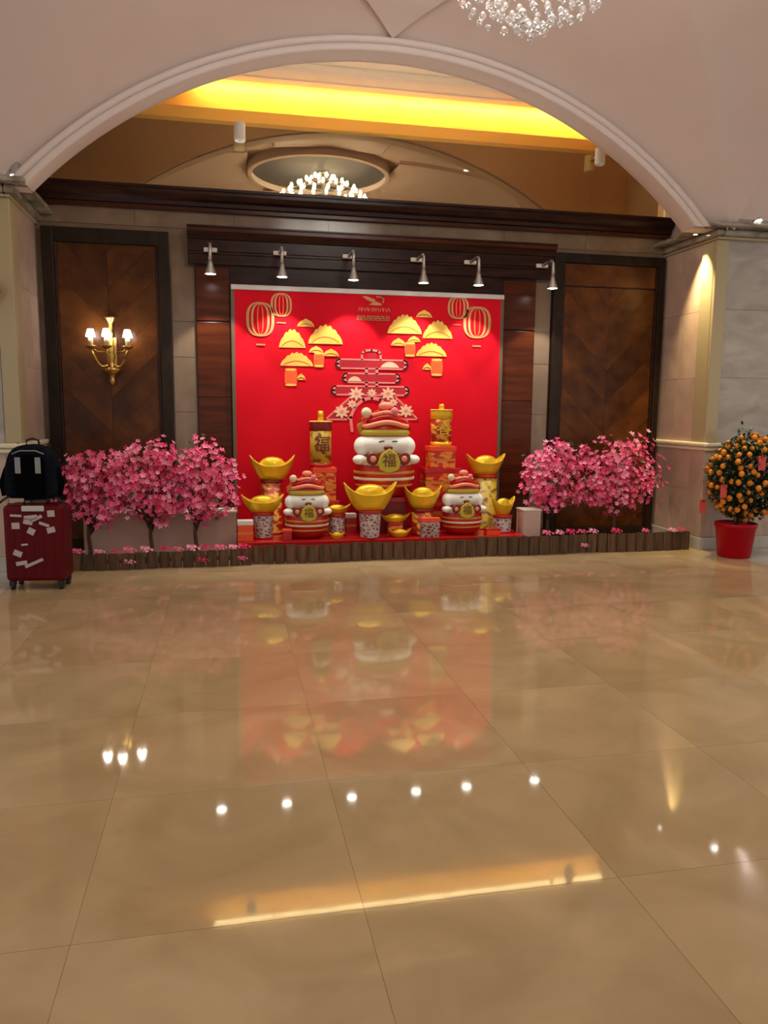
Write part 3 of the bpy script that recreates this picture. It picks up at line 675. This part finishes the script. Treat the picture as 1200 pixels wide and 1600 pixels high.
# ------------------------------------------------------------------ stage, plinths
SZ = 0.19
tag(MB().box(0.09,7.27,0,2.97,7.99,SZ).build('display_stage', 'redgloss', None, 0.008), 'low red display stage below the banner behind the wooden edging', 'stage')
plk = thing('low_plinth', 'low pinkish white box plinth behind the left blossom trees', 'plinth', (-0.63,7.80,0))
MB().cbox(0,0,0.212,1.43,0.30,0.424).build('body', 'pinkbox', plk, 0.006); MB().cbox(0,0,0.43,1.45,0.32,0.014).build('top_edge', 'boxedge', plk)
plk = thing('low_plinth', 'small pinkish white box between the stage and right blossom trees', 'plinth', (3.09,7.50,0))
MB().cbox(0,0,0.21,0.19,0.20,0.42).build('body', 'pinkbox', plk, 0.006); MB().cbox(0,0,0.426,0.20,0.21,0.014).build('top_edge', 'boxedge', plk)

# ------------------------------------------------------------------ gift boxes, pedestals
def gift_box(x, y, w_, d, z0, z1, m, lid, label, band=True):
    r = thing('gift_box', label, 'box', (x,y,z0))
    h = z1-z0; lh = min(0.05, h*0.22)
    MB().cbox(0,0,(h-lh)/2,w_*0.94,d*0.94,h-lh).build('body', m, r, 0.004)
    MB().cbox(0,0,h-lh/2,w_,d,lh).build('lid', lid, r, 0.004)
    if band: MB().cbox(0,0,(h-lh)*0.5,w_*0.955,d*0.955,h*0.12).build('band', 'ochre', r)
    return r
def drum(x, y, rt_, rb, z0, z1, m, label, cap='redgloss'):
    r = thing('pedestal', label, 'pedestal', (x,y,z0)); h = z1-z0
    MB().lathe([(rb,0.0),(rb,0.015),(rb*0.97,0.02),(rt_*0.96,h-0.025)], (0,0,0), 28).build('drum', m, r)
    MB().lathe([(rt_,h-0.025),(rt_*1.02,h-0.018),(rt_*1.02,h-0.004),(rt_,h)], (0,0,0), 28).build('cap', cap, r)
    MB().lathe([(rb*1.03,0),(rb*1.03,0.014)], (0,0,0), 28).build('foot_ring', cap, r)
    return r
drum(0.345,7.50,0.10,0.085,SZ,0.446,'drum','silver-latticed round pedestal under the front left ingot')
drum(1.375,7.36,0.115,0.095,SZ,0.468,'drum','silver-latticed round pedestal under the largest central ingot')
drum(2.800,7.50,0.10,0.09,SZ,0.373,'drum','short latticed pedestal under the far right small ingot')
drum(1.075,7.555,0.085,0.08,SZ,0.410,'drum','slim latticed pedestal under the small ingot right of the left doll')
drum(0.440,7.78,0.11,0.11,SZ,0.735,'firered','tall dark red pedestal under the back left ingot','dkred')
drum(2.705,7.78,0.125,0.125,SZ,0.766,'firegold','tall red and gold pedestal under the back right ingot','redgloss')
drum(1.938,7.485,0.115,0.105,SZ,0.455,'firered','red and gold pedestal under the ingot left of the right doll','dkred')
gift_box(1.975,7.315,0.20,0.07,SZ,0.385,'drum','orange','small box with bright orange lid in front of the right pedestal',False)
gift_box(0.165,7.37,0.15,0.12,SZ,0.389,'orange','boxedge','orange-red box with white lid at the stage left end')
gift_box(0.560,7.33,0.09,0.08,SZ,0.30,'redgloss','orange','tiny red box with orange lid beside the left doll',False)
gift_box(1.235,7.70,0.11,0.10,SZ,0.39,'redgloss','boxedge','slim red box with white lid left of the central pedestal')
gift_box(1.652,7.47,0.15,0.09,SZ,0.325,'boxpat','redgloss','patterned red box carrying the small ingot right of centre',False)
gift_box(2.645,7.36,0.16,0.10,SZ,0.255,'orange','redgloss','flat orange red box at the right doll foot',False)
gift_box(0.97,7.82,0.30,0.26,SZ,0.52,'boxpat','redgloss','large lower gift box in the stack under the left firecracker')
gift_box(0.975,7.82,0.24,0.22,0.52,0.856,'boxpat','orange','upper gift box with orange lid under the left firecracker')
gift_box(2.215,7.83,0.45,0.26,SZ,0.595,'redgloss','redgloss','largest bottom gift box in the stack under the right firecracker')
gift_box(2.215,7.83,0.40,0.25,0.595,0.842,'boxpat','redgloss','patterned middle gift box in the stack under the right firecracker')
gift_box(2.215,7.83,0.28,0.23,0.842,1.069,'boxpat','orange','patterned top gift box directly under the right firecracker')
gift_box(1.575,7.79,0.48,0.36,SZ,0.557,'dkred','redgloss','dark red box plinth under the big white-faced doll',False)

# ------------------------------------------------------------------ firecrackers
def firecracker(x, y, z0, z1, r_, m, top, wickh, label):
    r = thing('firecracker', label, 'firecracker', (x,y,z0)); h = z1-z0
    MB().lathe([(r_,0.0),(r_,h)], (0,0,0), 28).build('tube', m, r)
    MB().lathe([(r_*1.03,h-0.085),(r_*1.06,h-0.08),(r_*1.06,h-0.006),(r_*1.02,h+0.006)], (0,0,0), 28).build('top_band', top, r)
    MB().lathe([(r_*1.04,0),(r_*1.04,0.045)], (0,0,0), 28).build('bottom_band', 'redgloss' if top != 'gold' else 'gold', r)
    MB().lathe([(r_*1.09,h+0.002),(r_*1.09,h+0.014),(r_*0.9,h+0.016)], (0,0,0), 28).build('rim', 'goldprint', r)
    MB().lathe([(0.03,h+0.016),(0.03,h+wickh*0.45),(0.026,h+wickh*0.5),(0.03,h+wickh*0.55),(0.027,h+wickh)], (0,0,0), 12).build('fuse', 'gold', r)
    fu = inst('fortune_character', text_mesh('福' if top != 'gold' else '春', 0.17, 0.003), r, (0,-r_-0.004,h*0.5), (PI/2,0,0)); fu.data.materials.append(M['gold' if m == 'firered' else 'dkred'])
firecracker(0.945,7.82,0.856,1.31,0.108,'firegold','dkred',0.115,'gold figured paper firecracker with dark red top band left of the big doll')
firecracker(2.218,7.83,1.069,1.435,0.108,'firered','gold',0.07,'red and gold firecracker with gold cap right of the big doll')

# ------------------------------------------------------------------ gold ingots
def ingot_mesh():
    n = 40; rings = [(0.02,0.01,0,0),(0.24,0.15,0,0),(0.27,0.17,0.015,0),(0.36,0.215,0.12,0.02),(0.45,0.255,0.23,0.10),(0.49,0.27,0.275,0.19),(0.50,0.27,0.285,0.215),(0.485,0.255,0.288,0.215),(0.43,0.225,0.272,0.13),(0.335,0.20,0.262,0.04),(0.31,0.195,0.285,0.0),(0.28,0.18,0.345,0),(0.21,0.14,0.415,0),(0.11,0.075,0.452,0),(0.001,0.001,0.462,0)]
    v = []; f = []
    for a, b_, z, e in rings:
        for k in range(n):
            t = 2*PI*k/n; c = math.cos(t)
            v.append((a*c, b_*math.sin(t)*(1-0.18*abs(c)**3), z+e*abs(c)**3))
    for i in range(len(rings)-1):
        for k in range(n): f.append((i*n+k, i*n+(k+1)%n, (i+1)*n+(k+1)%n, (i+1)*n+k))
    f.append(tuple(range(n-1,-1,-1)))
    mb = MB(); mb.add(v, f, True); me = mb.mesh('ingot'); me.materials.append(M['gold']); return me
IM = ingot_mesh()
for x, y, z0, z1, w_, rz, lb in ((0.451,7.78,0.735,0.985,0.455,0,'large gold ingot on the tall back left pedestal'),(2.700,7.78,0.766,0.990,0.45,0.1,'large gold ingot on the tall back right pedestal'),
    (0.338,7.50,0.446,0.622,0.415,0,'gold ingot on the front left latticed pedestal'),(1.375,7.36,0.468,0.742,0.538,0.05,'largest gold ingot at the centre front below the big doll'),
    (1.938,7.485,0.455,0.690,0.39,-0.1,'gold ingot between the big doll and the right doll'),(2.806,7.50,0.373,0.560,0.29,0.3,'gold ingot at the far right end of the stage'),
    (1.075,7.555,0.410,0.507,0.278,0,'small gold ingot just right of the left doll'),(1.045,7.345,SZ,0.262,0.165,0,'tiny gold ingot on the stage below the left small ingot'),
    (1.650,7.47,0.325,0.415,0.315,0,'small wide gold ingot right of centre on a patterned box'),(1.675,7.36,SZ,0.275,0.23,0,'tiny gold ingot on the stage front right of centre')):
    o = bpy.data.objects.new('gold_ingot', IM); COL.objects.link(o); o.location = (x,y,z0); o.rotation_euler = (0,0,rz)
    o.scale = (w_,w_*0.9,(z1-z0)/0.5); tag(o, lb, 'ingot', 'gold ingots on the red stage')

# ------------------------------------------------------------------ white-faced dolls
FU = text_mesh('福', 0.15, 0.004); FU.materials.append(M['nose'])
def doll(x, y, z, h, label):
    r = thing('lucky_doll', label, 'doll', (x,y,z), 0.0, 'white-faced lucky dolls on the stage')
    r.scale = (h,h*0.82,h)
    bd = MB().lathe([(0.16,0),(0.23,0.02),(0.285,0.08),(0.315,0.17),(0.32,0.27),(0.30,0.37),(0.24,0.44),(0.15,0.48),(1e-6,0.49)], (0,0,0), 32).build('body', 'redgloss', r)
    for z0, rr, m in ((0.13,0.305,'ochre'),(0.20,0.325,'creamw'),(0.265,0.326,'ochre')):
        MB().lathe([(rr-0.012,z0-0.016),(rr,z0-0.014),(rr+0.004,z0),(rr,z0+0.014),(rr-0.012,z0+0.016)], (0,0,0), 32).build('gold_belt', m, bd)
    MB().lathe([(0.20,0.33),(0.30,0.335),(0.325,0.37),(0.31,0.41),(0.20,0.44)], (0,0,0), 28).build('collar', 'creamw', r)
    fc = MB().ell((0,-0.01,0.555), (0.315,0.25,0.135), 32, 18).build('face', 'white', r)
    for s in (-1,1): MB().ell((s*0.235,-0.03,0.535), (0.095,0.15,0.105), 18, 12).build('cheek', 'white', fc)
    for s in (-1,1):
        MB().tube([(s*(0.10+0.035*q)-s*0.035, -0.262+0.012*abs(q)+0.02*abs(q), 0.585+0.010*(1-q*q)+0.004*s*q) for q in (-1,-0.5,0,0.5,1)], 0.007, 6).build('eye', 'ink', fc)
    MB().ell((0,-0.262,0.525), (0.05,0.028,0.026), 14, 10).build('nose', 'nose', fc)
    for s in (-1,1):                        # whorls either side of the plaque
        MB().lathe([(0.052,-0.02),(0.068,-0.01),(0.068,0.01),(0.052,0.02)], (s*0.165,-0.285,0.415), 18, axis='y').build('whorl', 'nose', r)
        MB().ell((s*0.165,-0.295,0.415), (0.036,0.026,0.036), 12, 8).build('whorl_heart', 'peach', r)
        MB().ell((s*0.285,-0.15,0.40), (0.075,0.10,0.05), 14, 10).build('paw', 'white', r)
    pq = MB().prism([(-0.12,-0.02),(-0.09,0.07),(-0.04,0.10),(0,0.135),(0.04,0.10),(0.09,0.07),(0.12,-0.02),(0.10,-0.09),(0,-0.125),(-0.10,-0.09)], -0.02, 0.02).build('plaque', 'goldgreen', r, 0.012); pq.location = (0,-0.325,0.39)
    t = inst('fortune_character', FU, pq, (0,-0.022,0), (PI/2,0,0))
    # lion-dance hat
    ht = MB().lathe([(0.25,0.64),(0.262,0.66),(0.25,0.70),(0.225,0.76),(0.19,0.83),(0.12,0.895),(0.05,0.93),(1e-6,0.935)], (0,0.0,0), 28, sy=0.85).build('hat', 'redgloss', r)
    MB().lathe([(0.245,0.645),(0.268,0.655),(0.275,0.68),(0.262,0.705),(0.235,0.715)], (0,0,0), 28, sy=0.86).build('brow_band', 'goldgreen', ht)
    MB().tube([(0.25*math.sin(t), -0.21*math.cos(t), 0.765+0.022*math.cos(3*t)) for t in [-1.2+2.4*k/14 for k in range(15)]], 0.026, 8).build('hat_roll', 'peach', ht)
    MB().tube([(0.20*math.sin(t), -0.17*math.cos(t), 0.825+0.022*math.cos(3*t)) for t in [-1.2+2.4*k/14 for k in range(15)]], 0.020, 8).build('hat_roll', 'redgloss', ht)
    MB().tube([(0.155*math.sin(t), -0.15*math.cos(t), 0.875+0.015*math.cos(3*t)) for t in [-1.2+2.4*k/14 for k in range(15)]], 0.022, 8).build('hat_roll', 'peach', ht)
    MB().ell((-0.205,-0.08,0.885), (0.055,0.05,0.055), 14, 10).build('pompom', 'creamw', ht)
    MB().ell((0.085,-0.14,0.905), (0.04,0.04,0.04), 14, 10).build('pompom', 'rosepom', ht)
    MB().ell((0.0,-0.06,0.955), (0.075,0.06,0.045), 14, 10).build('hat_knob', 'peach', ht)
    MB().tube([(-0.26,-0.03,0.69),(-0.265,-0.05,0.76),(-0.235,-0.07,0.83)], [0.04,0.035,0.02], 8).build('hat_ear', 'ochre', ht)
    MB().tube([(0.25,-0.03,0.69),(0.25,-0.05,0.75),(0.225,-0.07,0.80)], [0.03,0.028,0.016], 8).build('hat_ear', 'redgloss', ht)
    return r
doll(1.590,7.745,0.557,0.965,'big white-faced doll in a red lion hat at the centre of the stage')
doll(0.767,7.49,SZ,0.66,'smaller white-faced doll in a red lion hat on the left')
doll(2.358,7.49,SZ,0.655,'smaller white-faced doll in a red lion hat on the right')

# ------------------------------------------------------------------ wooden picket edging
sec = [(-1.385,-0.62,7.13),(-0.62,0.22,7.15),(0.22,1.36,7.185),(1.36,2.42,7.20),(2.42,3.52,7.215),(3.52,4.80,7.235)]
nm = ['beside the red suitcase','under the second and third blossom trees','below the left doll','below the central ingots','right of the stage','at the pink marble pier']
picket = []
for (x0, x1, y), lb in zip(sec, nm):
    r = thing('picket_edging', 'low brown wooden picket edging section '+lb, 'edging', ((x0+x1)/2,y,0), 0, 'picket edging sections along the display')
    n = max(5, round((x1-x0)/0.105)); wd = (x1-x0)/n
    hb = 0.155 if x1 < 0.5 else 0.18 if x1 < 3 else 0.20
    for k in range(n):
        xx = -(x1-x0)/2+wd*(k+0.5); t = (k+0.5)/n; yo = -0.035*math.sin(PI*t); h = hb+random.uniform(-0.006,0.006)
        MB().add([(xx-wd*0.46,yo-0.012,0),(xx-wd*0.22,yo-0.024,0),(xx+wd*0.22,yo-0.024,0),(xx+wd*0.46,yo-0.012,0),(xx+wd*0.46,yo+0.014,0),(xx-wd*0.46,yo+0.014,0),
                  (xx-wd*0.46,yo-0.012,h-0.012),(xx-wd*0.22,yo-0.024,h),(xx+wd*0.22,yo-0.024,h),(xx+wd*0.46,yo-0.012,h-0.012),(xx+wd*0.46,yo+0.014,h-0.012),(xx-wd*0.46,yo+0.014,h-0.012)],
                 [(0,1,7,6),(1,2,8,7),(2,3,9,8),(3,4,10,9),(4,5,11,10),(5,0,6,11),(6,7,8,9,10,11),(0,5,4,3,2,1)]).build('picket', 'wood', r)
    MB().box(-(x1-x0)/2,0.0145,0.05,(x1-x0)/2,0.024,0.08).build('back_rail', 'wood', r)
    picket.append((x0,x1,y,hb))
# end return to the pier
# ------------------------------------------------------------------ blossom trees
def petal_flower(c, nrm, R_, v, f, rd):
    n_ = Vector(nrm).normalized(); a = Vector((0,0,1)) if abs(n_.z) < 0.9 else Vector((1,0,0))
    e1 = n_.cross(a).normalized(); e2 = n_.cross(e1); c = Vector(c); ph = rd.random()*6
    o = len(v); v.append(tuple(c - n_*R_*0.15))
    for k in range(5):
        t = ph+2*PI*k/5
        for dt, rr, hh in ((-0.52,0.62,0.10),(0,1.0,0.28),(0.52,0.62,0.10)):
            v.append(tuple(c + (e1*math.cos(t+dt)+e2*math.sin(t+dt))*R_*rr + n_*R_*hh))
        b_ = o+1+k*3; f.append((o,b_,b_+1,b_+2))
def blossom_tree(x, y, crown, nflow, seed, label, hgt):
    rd = random.Random(seed)
    r = thing('blossom_tree', label, 'tree', (x,y,0), 0, 'pink artificial blossom trees')
    (ccx,ccz,rx,rz,ry) = crown
    tr = MB().tube([(0,0,0),(0.006,0.004,0.12),(-0.006,0,0.25),(0.0,0,0.36)], [0.024,0.019,0.017,0.015], 8).build('trunk', 'bark', r)
    MB().cbox(0,0,0.012,0.22,0.22,0.024).build('foot_plate', 'bark', r)
    P_ = []
    for i in range(16):
        t = (i+0.5)/16; u = -1+2*t
        tip = Vector((ccx+rx*u*0.92, ry*rd.uniform(-0.9,0.9), ccz+rz*(0.9*math.sqrt(max(0.05,1-u*u)) if i % 3 else rd.uniform(-0.5,0.4))))
        b0 = Vector((0,0,rd.uniform(0.26,0.36))); mid = b0.lerp(tip,0.5)+Vector((0,0,0.04+rd.uniform(-.03,.03)))
        MB().tube([b0, b0.lerp(mid,0.5)+Vector((0,0,0.01)), mid, mid.lerp(tip,0.6), tip], [0.010,0.008,0.006,0.004,0.002], 5).build('branch', 'bark', r)
        if rd.random() < 0.6: tip = tip + (tip-Vector((ccx,0,ccz-0.15)))*rd.uniform(0.1,0.3)
        for q in range(11):
            t2 = 0.30+0.70*q/10
            p = b0.lerp(mid, t2*2) if t2 < 0.5 else mid.lerp(tip, (t2-0.5)*2)
            P_.append((p, 0.5))
            if q in (4,7,9):
                d = Vector((rd.uniform(-1,1), rd.uniform(-1,1)*0.7, rd.uniform(-0.3,1))).normalized()*rd.uniform(0.08,0.16)
                for w2 in (0.35,0.7,1.0): P_.append((p+d*w2, 0.4))
    sets = {'bl1':([],[]), 'bl2':([],[]), 'bl3':([],[]), 'leaf':([],[])}
    def inside(p):
        return ((p.x-ccx)/rx)**2 + ((p.z-ccz)/rz)**2 + (p.y/ry)**2
    m = 0; guard = 0
    while m < nflow and guard < nflow*12:
        guard += 1
        if rd.random() < 0.55:
            p0, s_ = rd.choice(P_); p = p0 + Vector((rd.gauss(0,0.035), rd.gauss(0,0.035), rd.gauss(0,0.03)))
        else:
            p = Vector((ccx+rx*rd.uniform(-1,1), ry*rd.uniform(-1,1), ccz+rz*rd.uniform(-1,1)))
            gz = math.sin(p.x*31+seed)*math.sin(p.z*27+seed*2)+math.sin(p.x*13+p.y*19)*0.6
            if inside(p) > 0.92+0.25*math.sin(p.x*23+seed) or gz < -0.55: continue
        if inside(p) > 1.9 or p.z < 0.27 or y+p.y > 7.98 or (p.z < 0.46 and (y+p.y > 7.60 or (x > 3 and x+p.x < 3.21))): continue
        nr = Vector((p.x-ccx, p.y-0.25, (p.z-ccz)*0.7+0.1)) + Vector((rd.gauss(0,0.15),rd.gauss(0,0.15),rd.gauss(0,0.15)))
        dep = inside(p); u = rd.random()
        key = 'leaf' if u < 0.035 else 'bl3' if u < 0.30 else 'bl1' if u < 0.78 else 'bl2'
        v, f = sets[key]; petal_flower(p, nr, rd.uniform(0.025,0.036), v, f, rd); m += 1
    for key, nm2 in (('bl1','pink_blossoms'),('bl2','deep_pink_blossoms'),('bl3','pale_blossoms'),('leaf','leaves')):
        v, f = sets[key]
        if f: stuff(raw(nm2, v, f, key, r, False))
blossom_tree(-1.262,7.45,(0.13,0.66,0.36,0.36,0.22),760,11,'leftmost pink blossom tree beside the suitcase',1.05)
blossom_tree(-0.710,7.46,(0.02,0.70,0.44,0.37,0.24),950,12,'middle pink blossom tree of the left three',1.1)
blossom_tree(-0.300,7.46,(0.10,0.70,0.36,0.38,0.22),820,13,'pink blossom tree just left of the banner',1.1)
blossom_tree(3.325,7.54,(0.06,0.70,0.38,0.37,0.24),850,14,'pink blossom tree just right of the banner',1.08)
blossom_tree(4.081,7.52,(0.10,0.73,0.52,0.41,0.26),1150,15,'widest pink blossom tree beside the right marble pier',1.15)

# loose blossoms along the edging
spv, spf = [], []; rd = random.Random(5)
for k in range(9): petal_flower((rd.uniform(-0.05,0.05), rd.uniform(-0.02,0.02), 0.018+rd.uniform(0,0.035)), (rd.uniform(-0.6,0.6),-0.7,0.8), rd.uniform(0.016,0.024), spv, spf, rd)
zlow = min(p[2] for p in spv); spv = [(p[0],p[1],p[2]-zlow) for p in spv]
sme = {}
for key in ('bl1','bl2','bl3'):
    me = bpy.data.meshes.new('sprig'); me.from_pydata(spv, [], spf); me.materials.append(M[key]); sme[key] = me
def fence_top(x):
    for x0,x1,y,h in picket:
        if x0 <= x <= x1: t = (x-x0)/(x1-x0); return y-0.035*math.sin(PI*t), h
    return 7.2, 0.2
ORD = ['first','second','third','fourth','fifth','sixth','seventh','eighth','ninth','tenth','eleventh','twelfth']
for i, x in enumerate((-1.30,-1.12,-0.98,-0.86,-0.72,-0.55,-0.44,-0.31,-0.19,-0.06,0.06,0.15,3.18,3.32,3.45,3.58,3.70,3.95,4.28,4.60,4.71)):
    y, h = fence_top(x)
    o = bpy.data.objects.new('blossom_sprig', sme[('bl1','bl3','bl2')[i%3]]); COL.objects.link(o); o.location = (x,y,h-0.002); o.rotation_euler = (0,0,rd.uniform(-0.4,0.4)); s_ = rd.uniform(0.7,1.0); o.scale = (s_,s_,s_)
    tag(o, '%s pink blossom sprig from the left on top of the edging %s of the stage' % (ORD[i if i < 12 else i-12], 'left' if i < 12 else 'right'), 'flowers', 'blossom sprigs on the edging')
for i, (x, z, key) in enumerate(((-0.86,0.055,'bl3'),(-0.22,0.05,'bl2'),(0.13,0.05,'bl1'),(3.60,0.06,'bl3'))):
    y, h = fence_top(x)
    o = bpy.data.objects.new('blossom_sprig', sme[key]); COL.objects.link(o); o.location = (x,y-0.030,z); o.scale = (0.8,0.4,0.8)
    tag(o, ('pale pink blossom sprig caught on the pickets under the middle left tree','deep pink blossom sprig caught on the pickets left of the stage','pink blossom sprig caught on the pickets below the stage left end','pale pink blossom sprig caught on the pickets right of the stage')[i], 'flowers', 'blossom sprigs on the picket faces')

# ------------------------------------------------------------------ suitcase and backpack
su = thing('suitcase', 'maroon hard-shell suitcase covered with pale stickers beside the picket edging', 'suitcase', (-1.487,6.52,0), -0.10)
MB().cbox(0,0.0,0.375,0.455,0.26,0.61).build('shell', 'suit', su, 0.035)
MB().cbox(0,0,0.375,0.462,0.018,0.615).build('zip_band', 'black', su, 0.03)
for k in range(5): MB().cbox(-0.15+k*0.075,-0.131,0.375,0.012,0.006,0.50).build('ridge', 'suit', su, 0.002)
for sx_ in (-1,1):
    for sy_ in (-1,1):
        wh = MB().lathe([(0.024,-0.014),(0.026,-0.010),(0.026,0.010),(0.024,0.014)], (sx_*0.185,sy_*0.09,0.026), 16, axis='x').build('wheel', 'black', su)
        MB().cbox(sx_*0.185,sy_*0.09,0.055,0.045,0.05,0.04).build('wheel_fork', 'black', wh, 0.006)
MB().tube([(-0.09,-0.03,0.675),(-0.085,-0.03,0.715),(0.085,-0.03,0.715),(0.09,-0.03,0.675)], 0.012, 8).build('top_handle', 'black', su)
MB().cbox(0.01,-0.137,0.655,0.17,0.012,0.045).build('luggage_tag', 'handlegrey', su, 0.006)
for sx_ in (-0.07,0.07): MB().tube([(sx_,0.075,0.66),(sx_,0.075,1.02)], 0.010, 8).build('pull_rod', 'steel', su)
MB().tube([(-0.07,0.075,1.02),(0.07,0.075,1.02)], 0.014, 8).build('pull_grip', 'black', su)
for x, z, w_, h, a in ((-0.12,0.60,0.085,0.018,-0.05),(0.145,0.615,0.055,0.05,0.05),(-0.01,0.585,0.10,0.035,0.1),(-0.03,0.555,0.07,0.05,-0.2),(-0.125,0.52,0.06,0.05,0.02),(0.03,0.575,0.10,0.025,0.45),(0.09,0.53,0.08,0.022,-0.35),(0.14,0.485,0.062,0.045,0.25),(-0.01,0.475,0.055,0.05,-0.5),(-0.12,0.30,0.065,0.045,-0.4),(-0.065,0.37,0.05,0.015,0.1),(-0.095,0.222,0.085,0.032,0.15),(0.0,0.222,0.15,0.024,0.42)):
    o = MB().cbox(0,0,0,w_,0.003,h).build('sticker', 'sticker', su); o.location = (x,-0.1365,z); o.rotation_euler = (0,-a,0)
bp = thing('backpack', 'black backpack with two grey patches sitting on the maroon suitcase', 'backpack', (-1.497,6.52,0.728), -0.10)
pts = [(-0.205,0),(-0.215,0.10),(-0.20,0.25),(-0.165,0.365),(-0.10,0.415),(0,0.425),(0.10,0.415),(0.165,0.365),(0.20,0.25),(0.215,0.10),(0.205,0)]
MB().prism(pts, -0.10, 0.06).build('body', 'navy', bp, 0.045)
MB().prism([(-0.115,0.02),(-0.115,0.30),(-0.07,0.345),(0.07,0.345),(0.115,0.30),(0.115,0.02)], -0.135, -0.07).build('front_panel', 'blackcloth', bp, 0.025)
for s in (-1,1): MB().cbox(s*0.075,-0.1375,0.265,0.042,0.006,0.125).build('grey_patch', 'greyweb', bp, 0.002)
MB().tube([(-0.05,0,0.405),(-0.045,0,0.455),(0,0,0.468),(0.045,0,0.455),(0.05,0,0.405)], 0.010, 8).build('grab_loop', 'black', bp)
MB().tube([(-0.12,-0.122,0.352),(-0.06,-0.126,0.378),(0.06,-0.126,0.378),(0.12,-0.122,0.352)], 0.005, 6).build('zip', 'greyweb', bp)
for s in (-1,1):
    MB().tube([(s*0.19,-0.05,0.24),(s*0.225,-0.06,0.12),(s*0.215,-0.07,0.02)], [0.02,0.026,0.014], 8).build('side_pocket', 'blackcloth', bp)
    MB().tube([(s*0.17,-0.08,0.02),(s*0.215,-0.10,-0.01),(s*0.235,-0.10,-0.03)], 0.010, 6).build('strap', 'black', bp)

# ------------------------------------------------------------------ kumquat tree in red pot
kq = thing('kumquat_tree', 'round kumquat tree full of orange fruit in a bright red pot', 'tree', (5.02,6.79,0))
MB().lathe([(0.150,0),(0.158,0.02),(0.190,0.30),(0.200,0.305),(0.203,0.345),(0.190,0.347),(0.180,0.33)], (0,0,0), 36).build('pot', 'pot', kq)
MB().lathe([(1e-6,0.318),(0.182,0.316)], (0,0,0), 24).build('soil', 'soil', kq)
MB().tube([(0,0,0.30),(0.01,0,0.42),(-0.01,0.01,0.60),(0.0,0,0.85)], [0.022,0.02,0.016,0.01], 8).build('trunk', 'bark', kq)
rd = random.Random(21)
for i in range(14):
    a = 2*PI*i/14; z0 = 0.42+0.025*i
    MB().tube([(0,0,z0),(0.15*math.cos(a),0.13*math.sin(a),z0+0.10),(0.32*math.cos(a),0.26*math.sin(a),z0+0.17)], [0.009,0.007,0.003], 5).build('branch', 'bark', kq)
def kp(rmin, rd):
    while True:
        p = Vector((rd.uniform(-1,1), rd.uniform(-1,1), rd.uniform(-1,1)))
        if rmin <= p.length <= 1: return Vector((0.08+p.x*0.40*(1.0 if abs(p.z)<.6 else 0.92), p.y*0.31, 0.80+p.z*0.44))
for key, nmx, cnt_ in (('leaf','leaves',2300),('dkleaf','dark_leaves',2600)):
    v, f = [], []
    for i in range(cnt_):
        p = kp(0.25 if key == 'dkleaf' else 0.6, rd); d = Vector((rd.gauss(0,1),rd.gauss(0,1),rd.gauss(0,0.6))).normalized(); q = d.cross(Vector((0,0,1))).normalized()
        L_, W_ = rd.uniform(0.045,0.07), rd.uniform(0.011,0.017); o = len(v)
        v += [tuple(p), tuple(p+d*L_*0.5+q*W_+Vector((0,0,0.006))), tuple(p+d*L_), tuple(p+d*L_*0.5-q*W_+Vector((0,0,0.006)))]; f.append((o,o+1,o+2,o+3))
    stuff(raw(nmx, v, f, key, kq))
v, f = [], []
for i in range(14):
    p = Vector((0.05+rd.uniform(-.05,.05), rd.uniform(-.05,.05), 1.22+rd.uniform(-0.02,0.10))); d = Vector((rd.gauss(0,1),rd.gauss(0,1),0.5)).normalized(); q = d.cross(Vector((0,0,1))).normalized(); o = len(v)
    v += [tuple(p), tuple(p+d*0.03+q*0.015), tuple(p+d*0.06), tuple(p+d*0.03-q*0.015)]; f.append((o,o+1,o+2,o+3))
stuff(raw('top_shoot', v, f, 'leaf', kq))
kme = MB().ell((0,0,0), (0.026,0.026,0.029), 10, 8).mesh('kumquat'); kme.materials.append(M['fruit'])
pl_ = []
i = 0
while len(pl_) < 150 and i < 6000:
    i += 1; p = kp(0.86, rd)
    if all((p-q).length > 0.062 for q in pl_): pl_.append(p); inst('kumquat', kme, kq, p, (0,0,0), rd.uniform(0.85,1.15))
for i, (x, y, z, a, nm2) in enumerate(((4.735,6.62,0.62,0.1,'on the left of the kumquat tree, halfway up'),(5.03,6.48,0.90,0.0,'on the upper middle of the kumquat tree'),(5.24,6.49,0.52,-0.1,'at the low right of the kumquat tree'),(4.64,6.80,0.45,0.2,'at the low left edge of the kumquat tree'))):
    r = thing('red_packet', 'small red paper packet hanging '+nm2, 'packet', (x,y,z), a, 'red packets on the kumquat tree')
    MB().cbox(0,0,0.065,0.075,0.006,0.13).build('envelope', 'packet', r); MB().prism([(-0.037,0.13),(0.037,0.13),(0.0,0.10)], -0.0045, -0.003).build('flap', 'redgloss', r)
    MB().tube([(0,0,0.13),(0,0.02,0.19)], 0.002, 5).build('string', 'goldprint', r)

# red hanging lantern at left frame edge
ln = thing('paper_lantern', 'round red paper lantern hanging on the left pier, mostly out of frame', 'lantern', (-1.915,7.08,2.40))
MB().ell((0,0,0), (0.10,0.10,0.085), 24, 14).build('shade', 'redgloss', ln)
for s in (-1,1): MB().lathe([(0.045,s*0.078),(0.045,s*0.092)], (0,0,0), 16).build('rim', 'gold', ln)
MB().tube([(0,0,0.09),(0,0.03,0.16),(0,0.115,0.16)], 0.004, 6).build('hook', 'steel', ln)
MB().tube([(0,0,-0.09),(0,0,-0.17)], 0.008, 6).build('tassel', 'orange', ln)
